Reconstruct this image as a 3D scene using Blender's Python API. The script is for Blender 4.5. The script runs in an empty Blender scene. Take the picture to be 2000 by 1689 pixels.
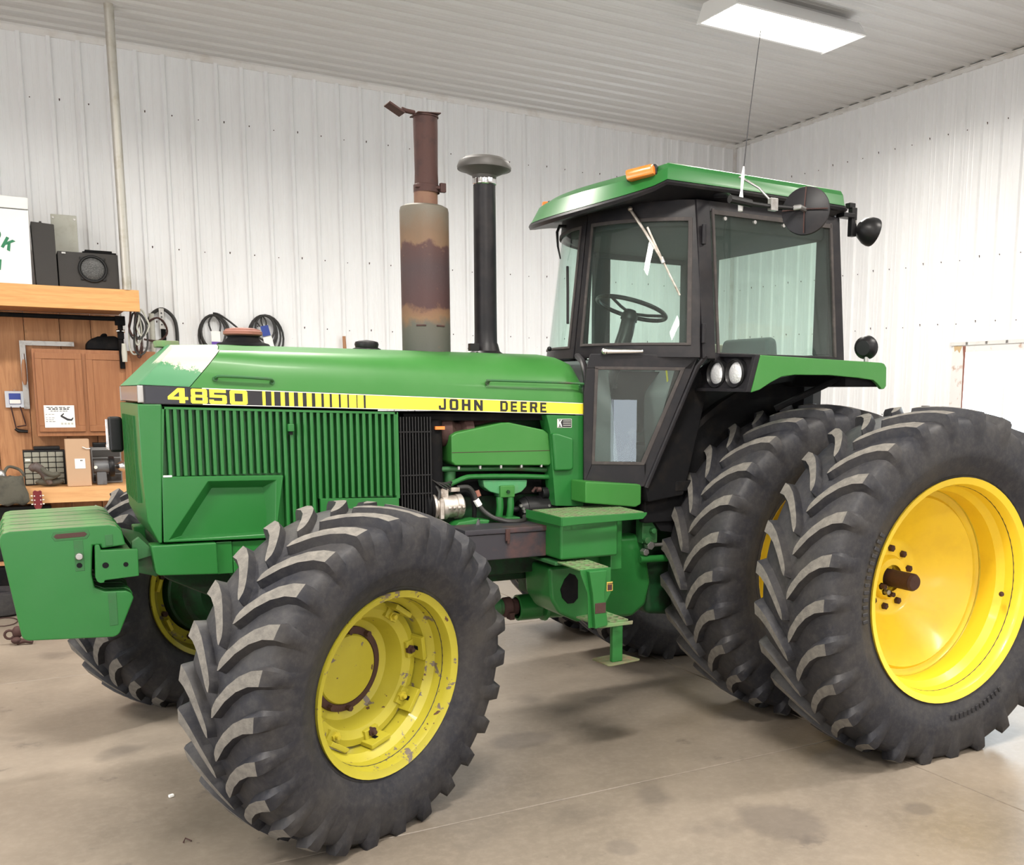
import bpy, bmesh, math, random
from math import sin, cos, pi, radians, sqrt, atan2
from mathutils import Vector, Matrix
random.seed(4)
C = bpy.context.scene
COL = C.collection

# ------------------------------------------------------------------ camera, world, light, exposure
cam_data = bpy.data.cameras.new('camera')
cam_data.sensor_width = 36
cam_data.lens = 36 * 1954.16 / 2000
cam_data.shift_x = (1000 - 1191.77) / 2000
cam_data.shift_y = (1063.65 - 844.5) / 2000
cam = bpy.data.objects.new('camera', cam_data)
COL.objects.link(cam)
yaw, pitch, roll = 0.535136, 0.148759, 0.008951
f = Vector((sin(yaw) * cos(pitch), cos(yaw) * cos(pitch), -sin(pitch)))
r = f.cross(Vector((0, 0, 1))).normalized()
u = r.cross(f)
r2 = r * cos(roll) + u * sin(roll)
u2 = -r * sin(roll) + u * cos(roll)
M = Matrix((r2, u2, -f)).transposed().to_4x4()
M.translation = Vector((-3.9282, -5.0648, 1.7892))
cam.matrix_world = M
C.camera = cam

C.view_settings.view_transform = 'Standard'
C.view_settings.look = 'None'
C.view_settings.exposure = 0.42
C.view_settings.gamma = 1
C.view_settings.use_curve_mapping = False

W = bpy.data.worlds.new('daylight')
C.world = W
W.use_nodes = True
bg = W.node_tree.nodes['Background']
bg.inputs[0].default_value = (0.80, 0.90, 1.0, 1)
bg.inputs[1].default_value = 9.0


def area(name, loc, rot, sx, sy, power, color, spread=180):
    l = bpy.data.lights.new(name, 'AREA')
    l.shape = 'RECTANGLE'
    l.size, l.size_y = sx, sy
    l.energy = power
    l.color = color
    l.spread = radians(spread)
    o = bpy.data.objects.new(name, l)
    o.location = loc
    o.rotation_euler = rot
    COL.objects.link(o)
    return o


WARM = (1.0, 0.945, 0.87)
for lx, ly, pw in ((1.6, 1.6, 85), (-2.4, 1.6, 120), (-6.2, 1.6, 110), (1.6, -2.6, 100), (-2.4, -2.9, 150), (-6.2, -2.9, 130), (-2.6, -6.8, 150), (1.6, -6.8, 130), (-6.2, -6.8, 130)):
    area('ceiling_lamp_and_fill', (lx, ly, 4.68), (0, 0, 0), 1.2, 0.45, pw, WARM, 165)  # first belongs to the shop light in view; the others are added, unseen
# right: daylight at the window; left: added fill on a wall without windows
area('window_and_fill_light', (4.25, 0.9, 1.75), (0, radians(90), 0), 1.0, 1.8, 35, (0.92, 0.96, 1.0))
area('window_and_fill_light', (-8.95, -2.0, 2.2), (0, radians(-90), 0), 2.4, 6.0, 130, (0.93, 0.96, 1.0))


# ------------------------------------------------------------------ materials
def nmat(name):
    m = bpy.data.materials.new(name)
    m.use_nodes = True
    nt = m.node_tree
    return m, nt, nt.nodes['Principled BSDF']


def noise(nt, scale, detail=6, rough=0.6, dist=0.0, coord='Object', stretch=None):
    tc = nt.nodes.new('ShaderNodeTexCoord')
    n = nt.nodes.new('ShaderNodeTexNoise')
    n.inputs['Scale'].default_value = scale
    n.inputs['Detail'].default_value = detail
    n.inputs['Roughness'].default_value = rough
    n.inputs['Distortion'].default_value = dist
    if stretch:
        mp = nt.nodes.new('ShaderNodeMapping')
        mp.inputs['Scale'].default_value = stretch
        nt.links.new(tc.outputs[coord], mp.inputs[0])
        nt.links.new(mp.outputs[0], n.inputs[0])
    else:
        nt.links.new(tc.outputs[coord], n.inputs[0])
    return n.outputs['Fac']


def ramp(nt, fac, a, b, ca=(0, 0, 0, 1), cb=(1, 1, 1, 1)):
    r_ = nt.nodes.new('ShaderNodeValToRGB')
    e = r_.color_ramp.elements
    e[0].position, e[1].position = a, b
    e[0].color, e[1].color = ca, cb
    nt.links.new(fac, r_.inputs[0])
    return r_.outputs[0]


def mix(nt, fac, a, b):
    m = nt.nodes.new('ShaderNodeMix')
    m.data_type = 'RGBA'
    for i, v in ((0, fac), (6, a), (7, b)):
        if hasattr(v, 'is_output') or isinstance(v, bpy.types.NodeSocket):
            nt.links.new(v, m.inputs[i])
        else:
            m.inputs[i].default_value = v if i == 0 else (*v, 1)
    return m.outputs[2]


def math_node(nt, op, a, b=None):
    m = nt.nodes.new('ShaderNodeMath')
    m.operation = op
    for i, v in enumerate((a, b)):
        if v is None:
            continue
        if isinstance(v, bpy.types.NodeSocket):
            nt.links.new(v, m.inputs[i])
        else:
            m.inputs[i].default_value = v
    return m.outputs[0]


def bump(nt, bsdf, h, strength=0.3, dist=0.01):
    b = nt.nodes.new('ShaderNodeBump')
    b.inputs['Strength'].default_value = strength
    b.inputs['Distance'].default_value = dist
    nt.links.new(h, b.inputs['Height'])
    nt.links.new(b.outputs[0], bsdf.inputs['Normal'])


def mat(name, col, rough=0.5, metal=0.0, dirt=None, dscale=6, da=0.5, db=0.75, bmp=0.0, bscale=60, spec=0.5, coat=0.0, damt=1.0):
    m, nt, b = nmat(name)
    b.inputs['Roughness'].default_value = rough
    b.inputs['Metallic'].default_value = metal
    b.inputs['Specular IOR Level'].default_value = spec
    b.inputs['Coat Weight'].default_value = coat
    b.inputs['Coat Roughness'].default_value = 0.12
    if dirt:
        fct = ramp(nt, noise(nt, dscale), da, db)
        if damt < 1:
            fct = math_node(nt, 'MULTIPLY', fct, damt)
        nt.links.new(mix(nt, fct, col, dirt), b.inputs['Base Color'])
    else:
        b.inputs['Base Color'].default_value = (*col, 1)
    if bmp:
        bump(nt, b, noise(nt, bscale, 3), bmp, 0.004)
    m.diffuse_color = (*col, 1)
    return m


GREEN = (0.016, 0.135, 0.026)
MT = {}
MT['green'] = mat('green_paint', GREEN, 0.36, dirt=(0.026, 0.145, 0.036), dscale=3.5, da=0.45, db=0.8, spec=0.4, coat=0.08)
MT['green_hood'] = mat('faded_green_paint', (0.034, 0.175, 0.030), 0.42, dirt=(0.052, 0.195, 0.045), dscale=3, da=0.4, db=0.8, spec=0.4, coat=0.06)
MT['green_dirty_and_recess'] = mat('grimy_and_recess_green_paint', (0.02, 0.11, 0.03), 0.55, dirt=(0.055, 0.062, 0.035), dscale=9, da=0.5, db=0.72, bmp=0.2)  # grime on fittings; also the painted shade of the weight recesses
MT['green_dark'] = mat('oily_shaded_green_casting', (0.007, 0.045, 0.014), 0.5, dirt=(0.012, 0.014, 0.010), dscale=12, da=0.4, db=0.7, spec=0.25, bmp=0.35, bscale=40)  # oily casting green, darkened to put underbody and engine-bay shade into the colour
MT['green_dust'] = mat('dusty_green_paint', (0.12, 0.25, 0.09), 0.7, dirt=(0.17, 0.16, 0.10), dscale=18, da=0.4, db=0.65, bmp=0.2)
MT['weight_top'] = mat('dusty_weight_tops', (0.085, 0.21, 0.065), 0.65, dirt=(0.12, 0.125, 0.075), dscale=7, da=0.42, db=0.66, bmp=0.2)
MT['yellow'] = mat('yellow_rim_paint', (0.82, 0.58, 0.03), 0.36, dirt=(0.70, 0.47, 0.03), dscale=4, da=0.5, db=0.8, coat=0.2)
MT['yellow_old'] = mat('worn_yellow_paint', (0.50, 0.42, 0.035), 0.42, dirt=(0.42, 0.33, 0.03), dscale=7, da=0.45, db=0.7, coat=0.1)
MT['yellow_decal'] = mat('yellow_decal', (0.88, 0.74, 0.05), 0.4)
MT['black_decal'] = mat('black_decal', (0.013, 0.012, 0.016), 0.3)
MT['white_edge'] = mat('white_decal', (0.75, 0.75, 0.70), 0.5)
MT['black'] = mat('black_cab_paint', (0.010, 0.0095, 0.012), 0.42, dirt=(0.026, 0.022, 0.022), dscale=8, da=0.45, db=0.8, spec=0.28)
MT['black_matte'] = mat('matte_black', (0.006, 0.006, 0.007), 0.8, dirt=(0.016, 0.013, 0.011), dscale=10, bmp=0.2, spec=0.15)
MT['black_plastic'] = mat('black_plastic', (0.009, 0.009, 0.010), 0.38, spec=0.3)
MT['seal'] = mat('weathered_rubber_seal', (0.040, 0.034, 0.033), 0.75, dirt=(0.07, 0.058, 0.052), dscale=20)
MT['dark_int'] = mat('dark_interior', (0.035, 0.037, 0.040), 0.8)
MT['grey_int'] = mat('grey_interior_vinyl', (0.13, 0.14, 0.145), 0.7)
MT['chrome'] = mat('chrome', (0.75, 0.75, 0.76), 0.12, 1.0)
MT['steel'] = mat('grey_steel', (0.42, 0.41, 0.40), 0.38, 0.9, dirt=(0.2, 0.18, 0.16), dscale=12)
MT['alu'] = mat('dirty_aluminium', (0.62, 0.57, 0.52), 0.42, 0.7, dirt=(0.25, 0.20, 0.16), dscale=14, da=0.45, db=0.65)
MT['rust'] = mat('rusty_steel', (0.062, 0.028, 0.024), 0.75, 0.2, dirt=(0.032, 0.018, 0.018), dscale=14, bmp=0.4)
MT['rust_cap'] = mat('rust_brown_cap', (0.26, 0.10, 0.07), 0.65, dirt=(0.15, 0.06, 0.045), dscale=15)
MT['orange'] = mat('amber_lens', (0.85, 0.20, 0.02), 0.2, dirt=(0.75, 0.25, 0.06), dscale=25, coat=0.5)
MT['lens'] = mat('clear_lens', (0.30, 0.28, 0.25), 0.25, 0.3, dirt=(0.20, 0.17, 0.15), dscale=40, coat=0.6)
MT['mirror'] = mat('headlamp_reflector', (0.80, 0.80, 0.82), 0.30, 0.45, bmp=0.9, bscale=90)
MT['fabric'] = mat('grey_seat_cloth', (0.10, 0.12, 0.12), 0.9)
MT['tan'] = mat('tan_vinyl', (0.40, 0.36, 0.28), 0.7)
MT['hose'] = mat('black_hose', (0.022, 0.021, 0.020), 0.5)
MT['white_paint'] = mat('white_painted_steel', (0.80, 0.80, 0.80), 0.45)
MT['white_board'] = mat('white_sign_board', (0.86, 0.87, 0.86), 0.5)
MT['sign_green'] = mat('sign_green', (0.02, 0.20, 0.09), 0.5)
MT['card'] = mat('brown_cardboard', (0.50, 0.33, 0.21), 0.85)
MT['paper'] = mat('white_paper', (0.82, 0.82, 0.80), 0.7)
MT['ink'] = mat('black_ink', (0.03, 0.03, 0.035), 0.7)
MT['blue_ink'] = mat('blue_card', (0.03, 0.06, 0.30), 0.6)
MT['purple_ink'] = mat('purple_card', (0.12, 0.05, 0.35), 0.6)
MT['speaker'] = mat('charcoal_carpet', (0.055, 0.052, 0.050), 0.95, bmp=0.5, bscale=300)
MT['grey_metal'] = mat('aged_grey_metal', (0.50, 0.50, 0.44), 0.6, dirt=(0.40, 0.39, 0.32), dscale=10)
MT['olive'] = mat('olive_canvas', (0.095, 0.090, 0.070), 0.9, dirt=(0.05, 0.048, 0.042), dscale=12, bmp=0.4)
MT['redwood'] = mat('red_stained_wood', (0.16, 0.015, 0.02), 0.35)
MT['ivory'] = mat('ivory_plastic', (0.8, 0.78, 0.7), 0.4)
MT['drawer'] = mat('smoky_drawer_plastic', (0.30, 0.30, 0.25), 0.35, dirt=(0.16, 0.15, 0.12), dscale=30)
MT['toolbox'] = mat('worn_black_toolbox', (0.028, 0.026, 0.034), 0.55, dirt=(0.13, 0.05, 0.04), dscale=6, da=0.52, db=0.72, damt=0.6)
MT['handle_wood'] = mat('worn_wood_handle', (0.40, 0.20, 0.10), 0.6)


def mat_muffler():
    m, nt, b = nmat('rusty_muffler')
    tc = nt.nodes.new('ShaderNodeTexCoord')
    sp = nt.nodes.new('ShaderNodeSeparateXYZ')
    nt.links.new(tc.outputs['Object'], sp.inputs[0])
    z = math_node(nt, 'ADD', sp.outputs[2], math_node(nt, 'MULTIPLY', math_node(nt, 'SUBTRACT', noise(nt, 9), 0.5), 0.16))
    rp = nt.nodes.new('ShaderNodeValToRGB')
    el = rp.color_ramp.elements
    zs = math_node(nt, 'DIVIDE', z, 0.73)
    nt.links.new(zs, rp.inputs[0])
    cols = [(0.0, (0.074, 0.074, 0.065)), (0.20, (0.087, 0.084, 0.068)), (0.255, (0.186, 0.105, 0.056)), (0.31, (0.167, 0.087, 0.050)),
            (0.34, (0.059, 0.025, 0.025)), (0.60, (0.046, 0.026, 0.028)), (0.74, (0.062, 0.026, 0.023)), (0.765, (0.155, 0.093, 0.053)), (0.85, (0.136, 0.087, 0.053)), (1.0, (0.13, 0.115, 0.09))]
    el[0].position, el[0].color = cols[0][0], (*cols[0][1], 1)
    el[1].position, el[1].color = cols[1][0], (*cols[1][1], 1)
    for p_, c_ in cols[2:]:
        e = el.new(p_)
        e.color = (*c_, 1)
    sp2 = ramp(nt, noise(nt, 22, 8, 0.7), 0.62, 0.72)
    nt.links.new(mix(nt, math_node(nt, 'MULTIPLY', sp2, 0.5), rp.outputs[0], (0.16, 0.09, 0.055)), b.inputs['Base Color'])
    b.inputs['Roughness'].default_value = 0.62
    b.inputs['Metallic'].default_value = 0.15
    bump(nt, b, noise(nt, 120, 4), 0.25, 0.003)
    return m


MT['muffler'] = mat_muffler()


def mat_wood(name, c1, c2, scale=(1, 14, 14), knots=True, rough=0.6):
    m, nt, b = nmat(name)
    g = noise(nt, 2.2, 8, 0.6, 1.2, stretch=scale)
    c = ramp(nt, g, 0.3, 0.7, (*c1, 1), (*c2, 1))
    if knots:
        k = ramp(nt, noise(nt, 5.5, 2, 0.5), 0.70, 0.78)
        c = mix(nt, math_node(nt, 'MULTIPLY', k, 0.8), c, tuple(x * 0.35 for x in c1))
    nt.links.new(c, b.inputs['Base Color'])
    b.inputs['Roughness'].default_value = rough
    bump(nt, b, g, 0.15, 0.003)
    return m


MT['pine'] = mat_wood('golden_pine', (0.62, 0.30, 0.10), (0.76, 0.42, 0.16))
MT['bench_wood'] = mat_wood('bench_pine', (0.60, 0.30, 0.12), (0.74, 0.44, 0.20))
MT['board'] = mat_wood('aged_pine_boards', (0.36, 0.165, 0.07), (0.54, 0.28, 0.13), (14, 14, 1))
MT['oak'] = mat_wood('oak_cabinet', (0.27, 0.105, 0.04), (0.36, 0.155, 0.065), (20, 20, 1.2), knots=False, rough=0.45)


def mat_glass(name, tint, refl=0.05):
    m = bpy.data.materials.new(name)
    m.use_nodes = True
    nt = m.node_tree
    nt.nodes.clear()
    out = nt.nodes.new('ShaderNodeOutputMaterial')
    tr = nt.nodes.new('ShaderNodeBsdfTransparent')
    tr.inputs[0].default_value = (*tint, 1)
    gl = nt.nodes.new('ShaderNodeBsdfGlossy')
    gl.inputs['Roughness'].default_value = 0.0
    di = nt.nodes.new('ShaderNodeBsdfDiffuse')
    di.inputs[0].default_value = (0.5, 0.55, 0.52, 1)
    fr = nt.nodes.new('ShaderNodeFresnel')
    fr.inputs[0].default_value = 1.5
    s0 = nt.nodes.new('ShaderNodeMixShader')
    s0.inputs[0].default_value = 0.02
    nt.links.new(tr.outputs[0], s0.inputs[1])
    nt.links.new(di.outputs[0], s0.inputs[2])
    s1 = nt.nodes.new('ShaderNodeMixShader')
    geo = nt.nodes.new('ShaderNodeNewGeometry')
    front = math_node(nt, 'SUBTRACT', 1.0, geo.outputs['Backfacing'])
    nt.links.new(math_node(nt, 'MULTIPLY', fr.outputs[0], front), s1.inputs[0])
    nt.links.new(s0.outputs[0], s1.inputs[1])
    nt.links.new(gl.outputs[0], s1.inputs[2])
    nt.links.new(s1.outputs[0], out.inputs[0])
    return m


MT['glass'] = mat_glass('tinted_cab_glass', (0.90, 0.975, 0.945))
MT['window_glass'] = mat_glass('window_glass', (0.95, 0.97, 0.97))


def mat_emit(name, col, s):
    m = bpy.data.materials.new(name)
    m.use_nodes = True
    nt = m.node_tree
    b = nt.nodes['Principled BSDF']
    b.inputs['Base Color'].default_value = (*col, 1)
    b.inputs['Emission Color'].default_value = (*col, 1)
    b.inputs['Emission Strength'].default_value = s
    return m


MT['tube'] = mat_emit('lit_tube', (1.0, 0.96, 0.88), 14)


def mat_rubber():
    m, nt, b = nmat('tyre_rubber')
    d1 = ramp(nt, noise(nt, 3.0, 6, 0.65), 0.42, 0.72)
    d2 = ramp(nt, noise(nt, 35, 6, 0.7), 0.45, 0.75)
    c = mix(nt, math_node(nt, 'MULTIPLY', d1, 0.75), (0.018, 0.019, 0.025), (0.056, 0.051, 0.046))
    c = mix(nt, math_node(nt, 'MULTIPLY', d2, 0.22), c, (0.12, 0.11, 0.10))
    nt.links.new(c, b.inputs['Base Color'])
    b.inputs['Roughness'].default_value = 0.55
    b.inputs['Specular IOR Level'].default_value = 0.32
    bump(nt, b, noise(nt, 90, 4), 0.2, 0.004)
    return m


MT['rubber'] = mat_rubber()
MT['tread'] = mat('worn_tread_rubber', (0.105, 0.098, 0.088), 0.85, dirt=(0.175, 0.162, 0.142), dscale=30, da=0.35, db=0.7, bmp=0.5, bscale=120)


def mat_floor():
    m, nt, b = nmat('stained_concrete')
    big = noise(nt, 0.55, 5, 0.6, 0.4)
    mid = noise(nt, 2.6, 8, 0.65)
    fine = noise(nt, 24, 8, 0.7)
    c = ramp(nt, big, 0.36, 0.66, (0.16, 0.135, 0.108, 1), (0.295, 0.248, 0.198, 1))
    c = mix(nt, math_node(nt, 'MULTIPLY', ramp(nt, mid, 0.40, 0.70), 0.45), c, (0.175, 0.148, 0.12))
    c = mix(nt, math_node(nt, 'MULTIPLY', ramp(nt, fine, 0.45, 0.75), 0.25), c, (0.38, 0.33, 0.27))
    st = ramp(nt, noise(nt, 1.7, 3, 0.45, 0.2), 0.63, 0.70)
    c = mix(nt, math_node(nt, 'MULTIPLY', st, 0.45), c, (0.095, 0.082, 0.072))
    sp = ramp(nt, noise(nt, 14, 2, 0.5), 0.74, 0.77)
    c = mix(nt, math_node(nt, 'MULTIPLY', sp, 0.5), c, (0.10, 0.08, 0.065))
    # a few round oil stains where they lie on the slab
    tc = nt.nodes.new('ShaderNodeTexCoord')
    for (sx, sy, rx, ry, amt) in ((-1.23, -1.95, .22, .26, .5), (-0.62, -2.17, .10, .10, .6), (-1.75, -.52, .22, .15, .5), (-1.95, -.15, .20, .14, .45), (-1.05, -.1, .12, .08, .4),
                                  (-1.95, -1.85, .08, .10, .4), (-2.75, -.4, .3, .3, .3), (-3.0, 1.0, .3, .25, .4), (-3.55, -1.9, .10, .08, .4)):
        mp = nt.nodes.new('ShaderNodeMapping')
        mp.inputs['Location'].default_value = (-sx / rx, -sy / ry, 0)
        mp.inputs['Scale'].default_value = (1 / rx, 1 / ry, 0)
        nt.links.new(tc.outputs['Object'], mp.inputs[0])
        g = nt.nodes.new('ShaderNodeTexGradient')
        g.gradient_type = 'SPHERICAL'
        nt.links.new(mp.outputs[0], g.inputs[0])
        v = math_node(nt, 'ADD', g.outputs[0], math_node(nt, 'MULTIPLY', math_node(nt, 'SUBTRACT', mid, 0.5), 0.9))
        v = ramp(nt, v, 0.12, 0.42)
        c = mix(nt, math_node(nt, 'MULTIPLY', v, amt), c, (0.105, 0.09, 0.08))
    nt.links.new(c, b.inputs['Base Color'])
    rr = ramp(nt, big, 0.3, 0.7, (0.34, 0.34, 0.34, 1), (0.55, 0.55, 0.55, 1))
    nt.links.new(rr, b.inputs['Roughness'])
    b.inputs['Specular IOR Level'].default_value = 0.4
    bump(nt, b, fine, 0.12, 0.003)
    return m


MT['floor'] = mat_floor()


def mat_panel(name, col, stain, stretch):
    m, nt, b = nmat(name)
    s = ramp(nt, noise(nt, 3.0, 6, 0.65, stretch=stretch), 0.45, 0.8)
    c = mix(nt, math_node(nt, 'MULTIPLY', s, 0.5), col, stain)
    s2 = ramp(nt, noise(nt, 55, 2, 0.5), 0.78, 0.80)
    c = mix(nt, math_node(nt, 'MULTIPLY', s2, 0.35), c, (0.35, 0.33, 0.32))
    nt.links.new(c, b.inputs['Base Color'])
    b.inputs['Roughness'].default_value = 0.35
    return m


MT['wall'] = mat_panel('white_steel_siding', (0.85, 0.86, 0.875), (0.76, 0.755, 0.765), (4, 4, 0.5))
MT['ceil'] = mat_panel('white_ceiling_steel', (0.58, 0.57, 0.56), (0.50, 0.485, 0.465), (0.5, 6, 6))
MT['trim'] = mat('white_trim_metal', (0.72, 0.71, 0.70), 0.4, dirt=(0.58, 0.54, 0.50), dscale=5)
MT['galv'] = mat('galvanised_pipe', (0.55, 0.53, 0.48), 0.45, 0.6, dirt=(0.40, 0.36, 0.28), dscale=8)


def mat_nose():
    # hood front: paint rubbed through to pale primer on the shoulder
    m, nt, b = nmat('nose_paint_with_worn_patch')
    tc = nt.nodes.new('ShaderNodeTexCoord')
    mp = nt.nodes.new('ShaderNodeMapping')
    nt.links.new(tc.outputs['Object'], mp.inputs[0])
    sp = nt.nodes.new('ShaderNodeSeparateXYZ')
    nt.links.new(tc.outputs['Object'], sp.inputs[0])
    n = noise(nt, 38, 9, 0.85)
    nn = math_node(nt, 'MULTIPLY', math_node(nt, 'SUBTRACT', n, 0.5), 0.17)
    # local z > 0.11 rising, x > front
    zz = math_node(nt, 'ADD', sp.outputs[2], nn)
    slope = math_node(nt, 'MULTIPLY', sp.outputs[0], -0.24)
    a = ramp(nt, math_node(nt, 'SUBTRACT', zz, slope), 0.066, 0.076)
    xx = math_node(nt, 'ADD', sp.outputs[0], math_node(nt, 'MULTIPLY', nn, 0.8))
    bx = ramp(nt, math_node(nt, 'ADD', xx, 1.0), 0.862, 0.875)
    by = ramp(nt, math_node(nt, 'ADD', math_node(nt, 'MULTIPLY', sp.outputs[1], -1.0), 0.0), 0.10, 0.12)
    fct = math_node(nt, 'MULTIPLY', math_node(nt, 'MULTIPLY', a, bx), by)
    base = mix(nt, noise(nt, 4), (0.030, 0.19, 0.070), (0.045, 0.21, 0.08))
    nt.links.new(mix(nt, fct, base, (0.52, 0.49, 0.40)), b.inputs['Base Color'])
    b.inputs['Roughness'].default_value = 0.45
    return m


MT['nose'] = mat_nose()


def mat_chipped():
    m, nt, b = nmat('chipped_yellow_paint')
    v = ramp(nt, noise(nt, 9, 5, 0.65, 0.5), 0.605, 0.62)
    c = mix(nt, noise(nt, 5), (0.47, 0.41, 0.035), (0.33, 0.29, 0.022))
    v2 = ramp(nt, noise(nt, 30, 2, 0.5), 0.70, 0.72)
    c = mix(nt, v, c, (0.15, 0.12, 0.10))
    c = mix(nt, v2, c, (0.10, 0.05, 0.03))
    nt.links.new(c, b.inputs['Base Color'])
    b.inputs['Roughness'].default_value = 0.42
    b.inputs['Coat Weight'].default_value = 0.1
    return m


MT['yellow_chip'] = mat_chipped()

# ------------------------------------------------------------------ mesh helpers
WL = {}          # world location of every object built


class G:
    """collects shapes (world coordinates) that become ONE mesh object"""

    def __init__(s):
        s.v, s.f, s.m = [], [], []

    def add(s, vs, fs, mi=0):
        o = len(s.v)
        s.v += [tuple(p) for p in vs]
        s.f += [tuple(i + o for i in q) for q in fs]
        s.m += [mi] * len(fs)
        return s

    def box(s, x0, x1, y0, y1, z0, z1, mi=0):
        vs = [(x, y, z) for x in (x0, x1) for y in (y0, y1) for z in (z0, z1)]
        return s.add(vs, [(0, 1, 3, 2), (4, 6, 7, 5), (0, 4, 5, 1), (2, 3, 7, 6), (0, 2, 6, 4), (1, 5, 7, 3)], mi)

    def obox(s, c, ax, sx, sy, sz, mi=0):
        """oriented box; ax = 3 unit vectors"""
        X, Y, Z = [Vector(a) for a in ax]
        c = Vector(c)
        vs = [c + X * i * sx / 2 + Y * j * sy / 2 + Z * k * sz / 2 for i in (-1, 1) for j in (-1, 1) for k in (-1, 1)]
        return s.add(vs, [(0, 1, 3, 2), (4, 6, 7, 5), (0, 4, 5, 1), (2, 3, 7, 6), (0, 2, 6, 4), (1, 5, 7, 3)], mi)

    def prism(s, poly, plane, d0, d1, mi=0):
        """poly in 2D; plane 'xz' extrudes in y, 'xy' in z, 'yz' in x"""
        def P(p, d):
            return {'xz': (p[0], d, p[1]), 'xy': (p[0], p[1], d), 'yz': (d, p[0], p[1])}[plane]
        n = len(poly)
        vs = [P(p, d0) for p in poly] + [P(p, d1) for p in poly]
        fs = [tuple(range(n)), tuple(range(2 * n - 1, n - 1, -1))] + [(i, i + n, (i + 1) % n + n, (i + 1) % n) for i in range(n)]
        return s.add(vs, fs, mi)

    def rings(s, rs, closed=True, caps=True, mi=0, wrap=False):
        n = len(rs[0])
        vs = [p for r_ in rs for p in r_]
        fs = []
        k = len(rs)
        for i in range(k if wrap else k - 1):
            for j in range(n if closed else n - 1):
                a, b = i * n + j, i * n + (j + 1) % n
                c, d = ((i + 1) % k) * n + (j + 1) % n, ((i + 1) % k) * n + j
                fs.append((a, b, c, d))
        if caps and closed and not wrap:
            fs += [tuple(range(n - 1, -1, -1)), tuple(range((k - 1) * n, k * n))]
        return s.add(vs, fs, mi)

    def cyl(s, p0, p1, r0, r1=None, n=20, mi=0, caps=True):
        r1 = r0 if r1 is None else r1
        p0, p1 = Vector(p0), Vector(p1)
        d = (p1 - p0).normalized()
        a = d.orthogonal().normalized()
        b = d.cross(a)
        R = [[p + (a * cos(2 * pi * i / n) + b * sin(2 * pi * i / n)) * q for i in range(n)] for p, q in ((p0, r0), (p1, r1))]
        return s.rings(R, mi=mi, caps=caps)

    def lathe(s, c, d, prof, n=32, mi=0, caps=False, closed_prof=False):
        """prof: (distance along d, radius)"""
        c, d = Vector(c), Vector(d).normalized()
        a = d.orthogonal().normalized()
        if abs(d.z) < 0.5:
            a = (Vector((0, 0, 1)) - d * d.z).normalized()
        b = d.cross(a)
        R = [[c + d * t + (a * cos(2 * pi * i / n) + b * sin(2 * pi * i / n)) * max(q, 1e-4) for i in range(n)] for t, q in prof]
        return s.rings(R, mi=mi, caps=caps, wrap=closed_prof)

    def tube(s, path, rad, n=8, mi=0, closed=False, smooth=0):
        P = [Vector(p) for p in path]
        if smooth:
            P = catmull(P, smooth, closed)
        k = len(P)
        R = []
        prev = None
        for i in range(k):
            if closed:
                t = (P[(i + 1) % k] - P[i - 1]).normalized()
            else:
                t = (P[min(i + 1, k - 1)] - P[max(i - 1, 0)]).normalized()
            if prev is None:
                a = t.orthogonal().normalized()
            else:
                a = (prev - t * prev.dot(t)).normalized()
            prev = a
            b = t.cross(a)
            if isinstance(rad, (list, tuple)):
                q = i / (k - 1) * (len(rad) - 1)
                i0 = min(int(q), len(rad) - 2)
                rr = rad[i0] + (rad[i0 + 1] - rad[i0]) * (q - i0)
            else:
                rr = rad
            R.append([P[i] + (a * cos(2 * pi * j / n) + b * sin(2 * pi * j / n)) * rr for j in range(n)])
        return s.rings(R, mi=mi, wrap=closed)

    def ball(s, c, rx, ry=None, rz=None, n=16, mi=0):
        ry = ry or rx
        rz = rz or rx
        R = []
        for i in range(n // 2 + 1):
            t = -pi / 2 + pi * i / (n // 2)
            R.append([(c[0] + rx * max(cos(t), 1e-3) * cos(2 * pi * j / n), c[1] + ry * max(cos(t), 1e-3) * sin(2 * pi * j / n), c[2] + rz * sin(t)) for j in range(n)])
        return s.rings(R, mi=mi)

    def perf(s, o, U, V, N, nu, nv, th, hole=0.6, mi=0):
        """perforated plate: corner o, edge vectors U,V, thickness th along -N"""
        o, U, V, N = Vector(o), Vector(U), Vector(V), Vector(N).normalized()
        for i in range(nu):
            for j in range(nv):
                c = o + U * ((i + .5) / nu) + V * ((j + .5) / nv)
                du, dv = U / nu / 2, V / nv / 2
                sq = [(-1, -1), (0, -1), (1, -1), (1, 0), (1, 1), (0, 1), (-1, 1), (-1, 0)]
                outer = [c + du * a + dv * b for a, b in sq]
                inner = [c + (du * a + dv * b) * (hole if a * b == 0 else hole * .74) for a, b in sq]
                T = outer + inner + [p - N * th for p in outer] + [p - N * th for p in inner]
                fs = []
                for k in range(8):
                    q = (k + 1) % 8
                    fs += [(k, q, 8 + q, 8 + k), (16 + q, 16 + k, 24 + k, 24 + q), (8 + k, 8 + q, 24 + q, 24 + k)]
                    if (k in (0, 1) and j == 0) or (k in (2, 3) and i == nu - 1) or (k in (4, 5) and j == nv - 1) or (k in (6, 7) and i == 0):
                        fs.append((k, 16 + k, 16 + q, q))
                s.add(T, fs, mi)
        return s

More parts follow.
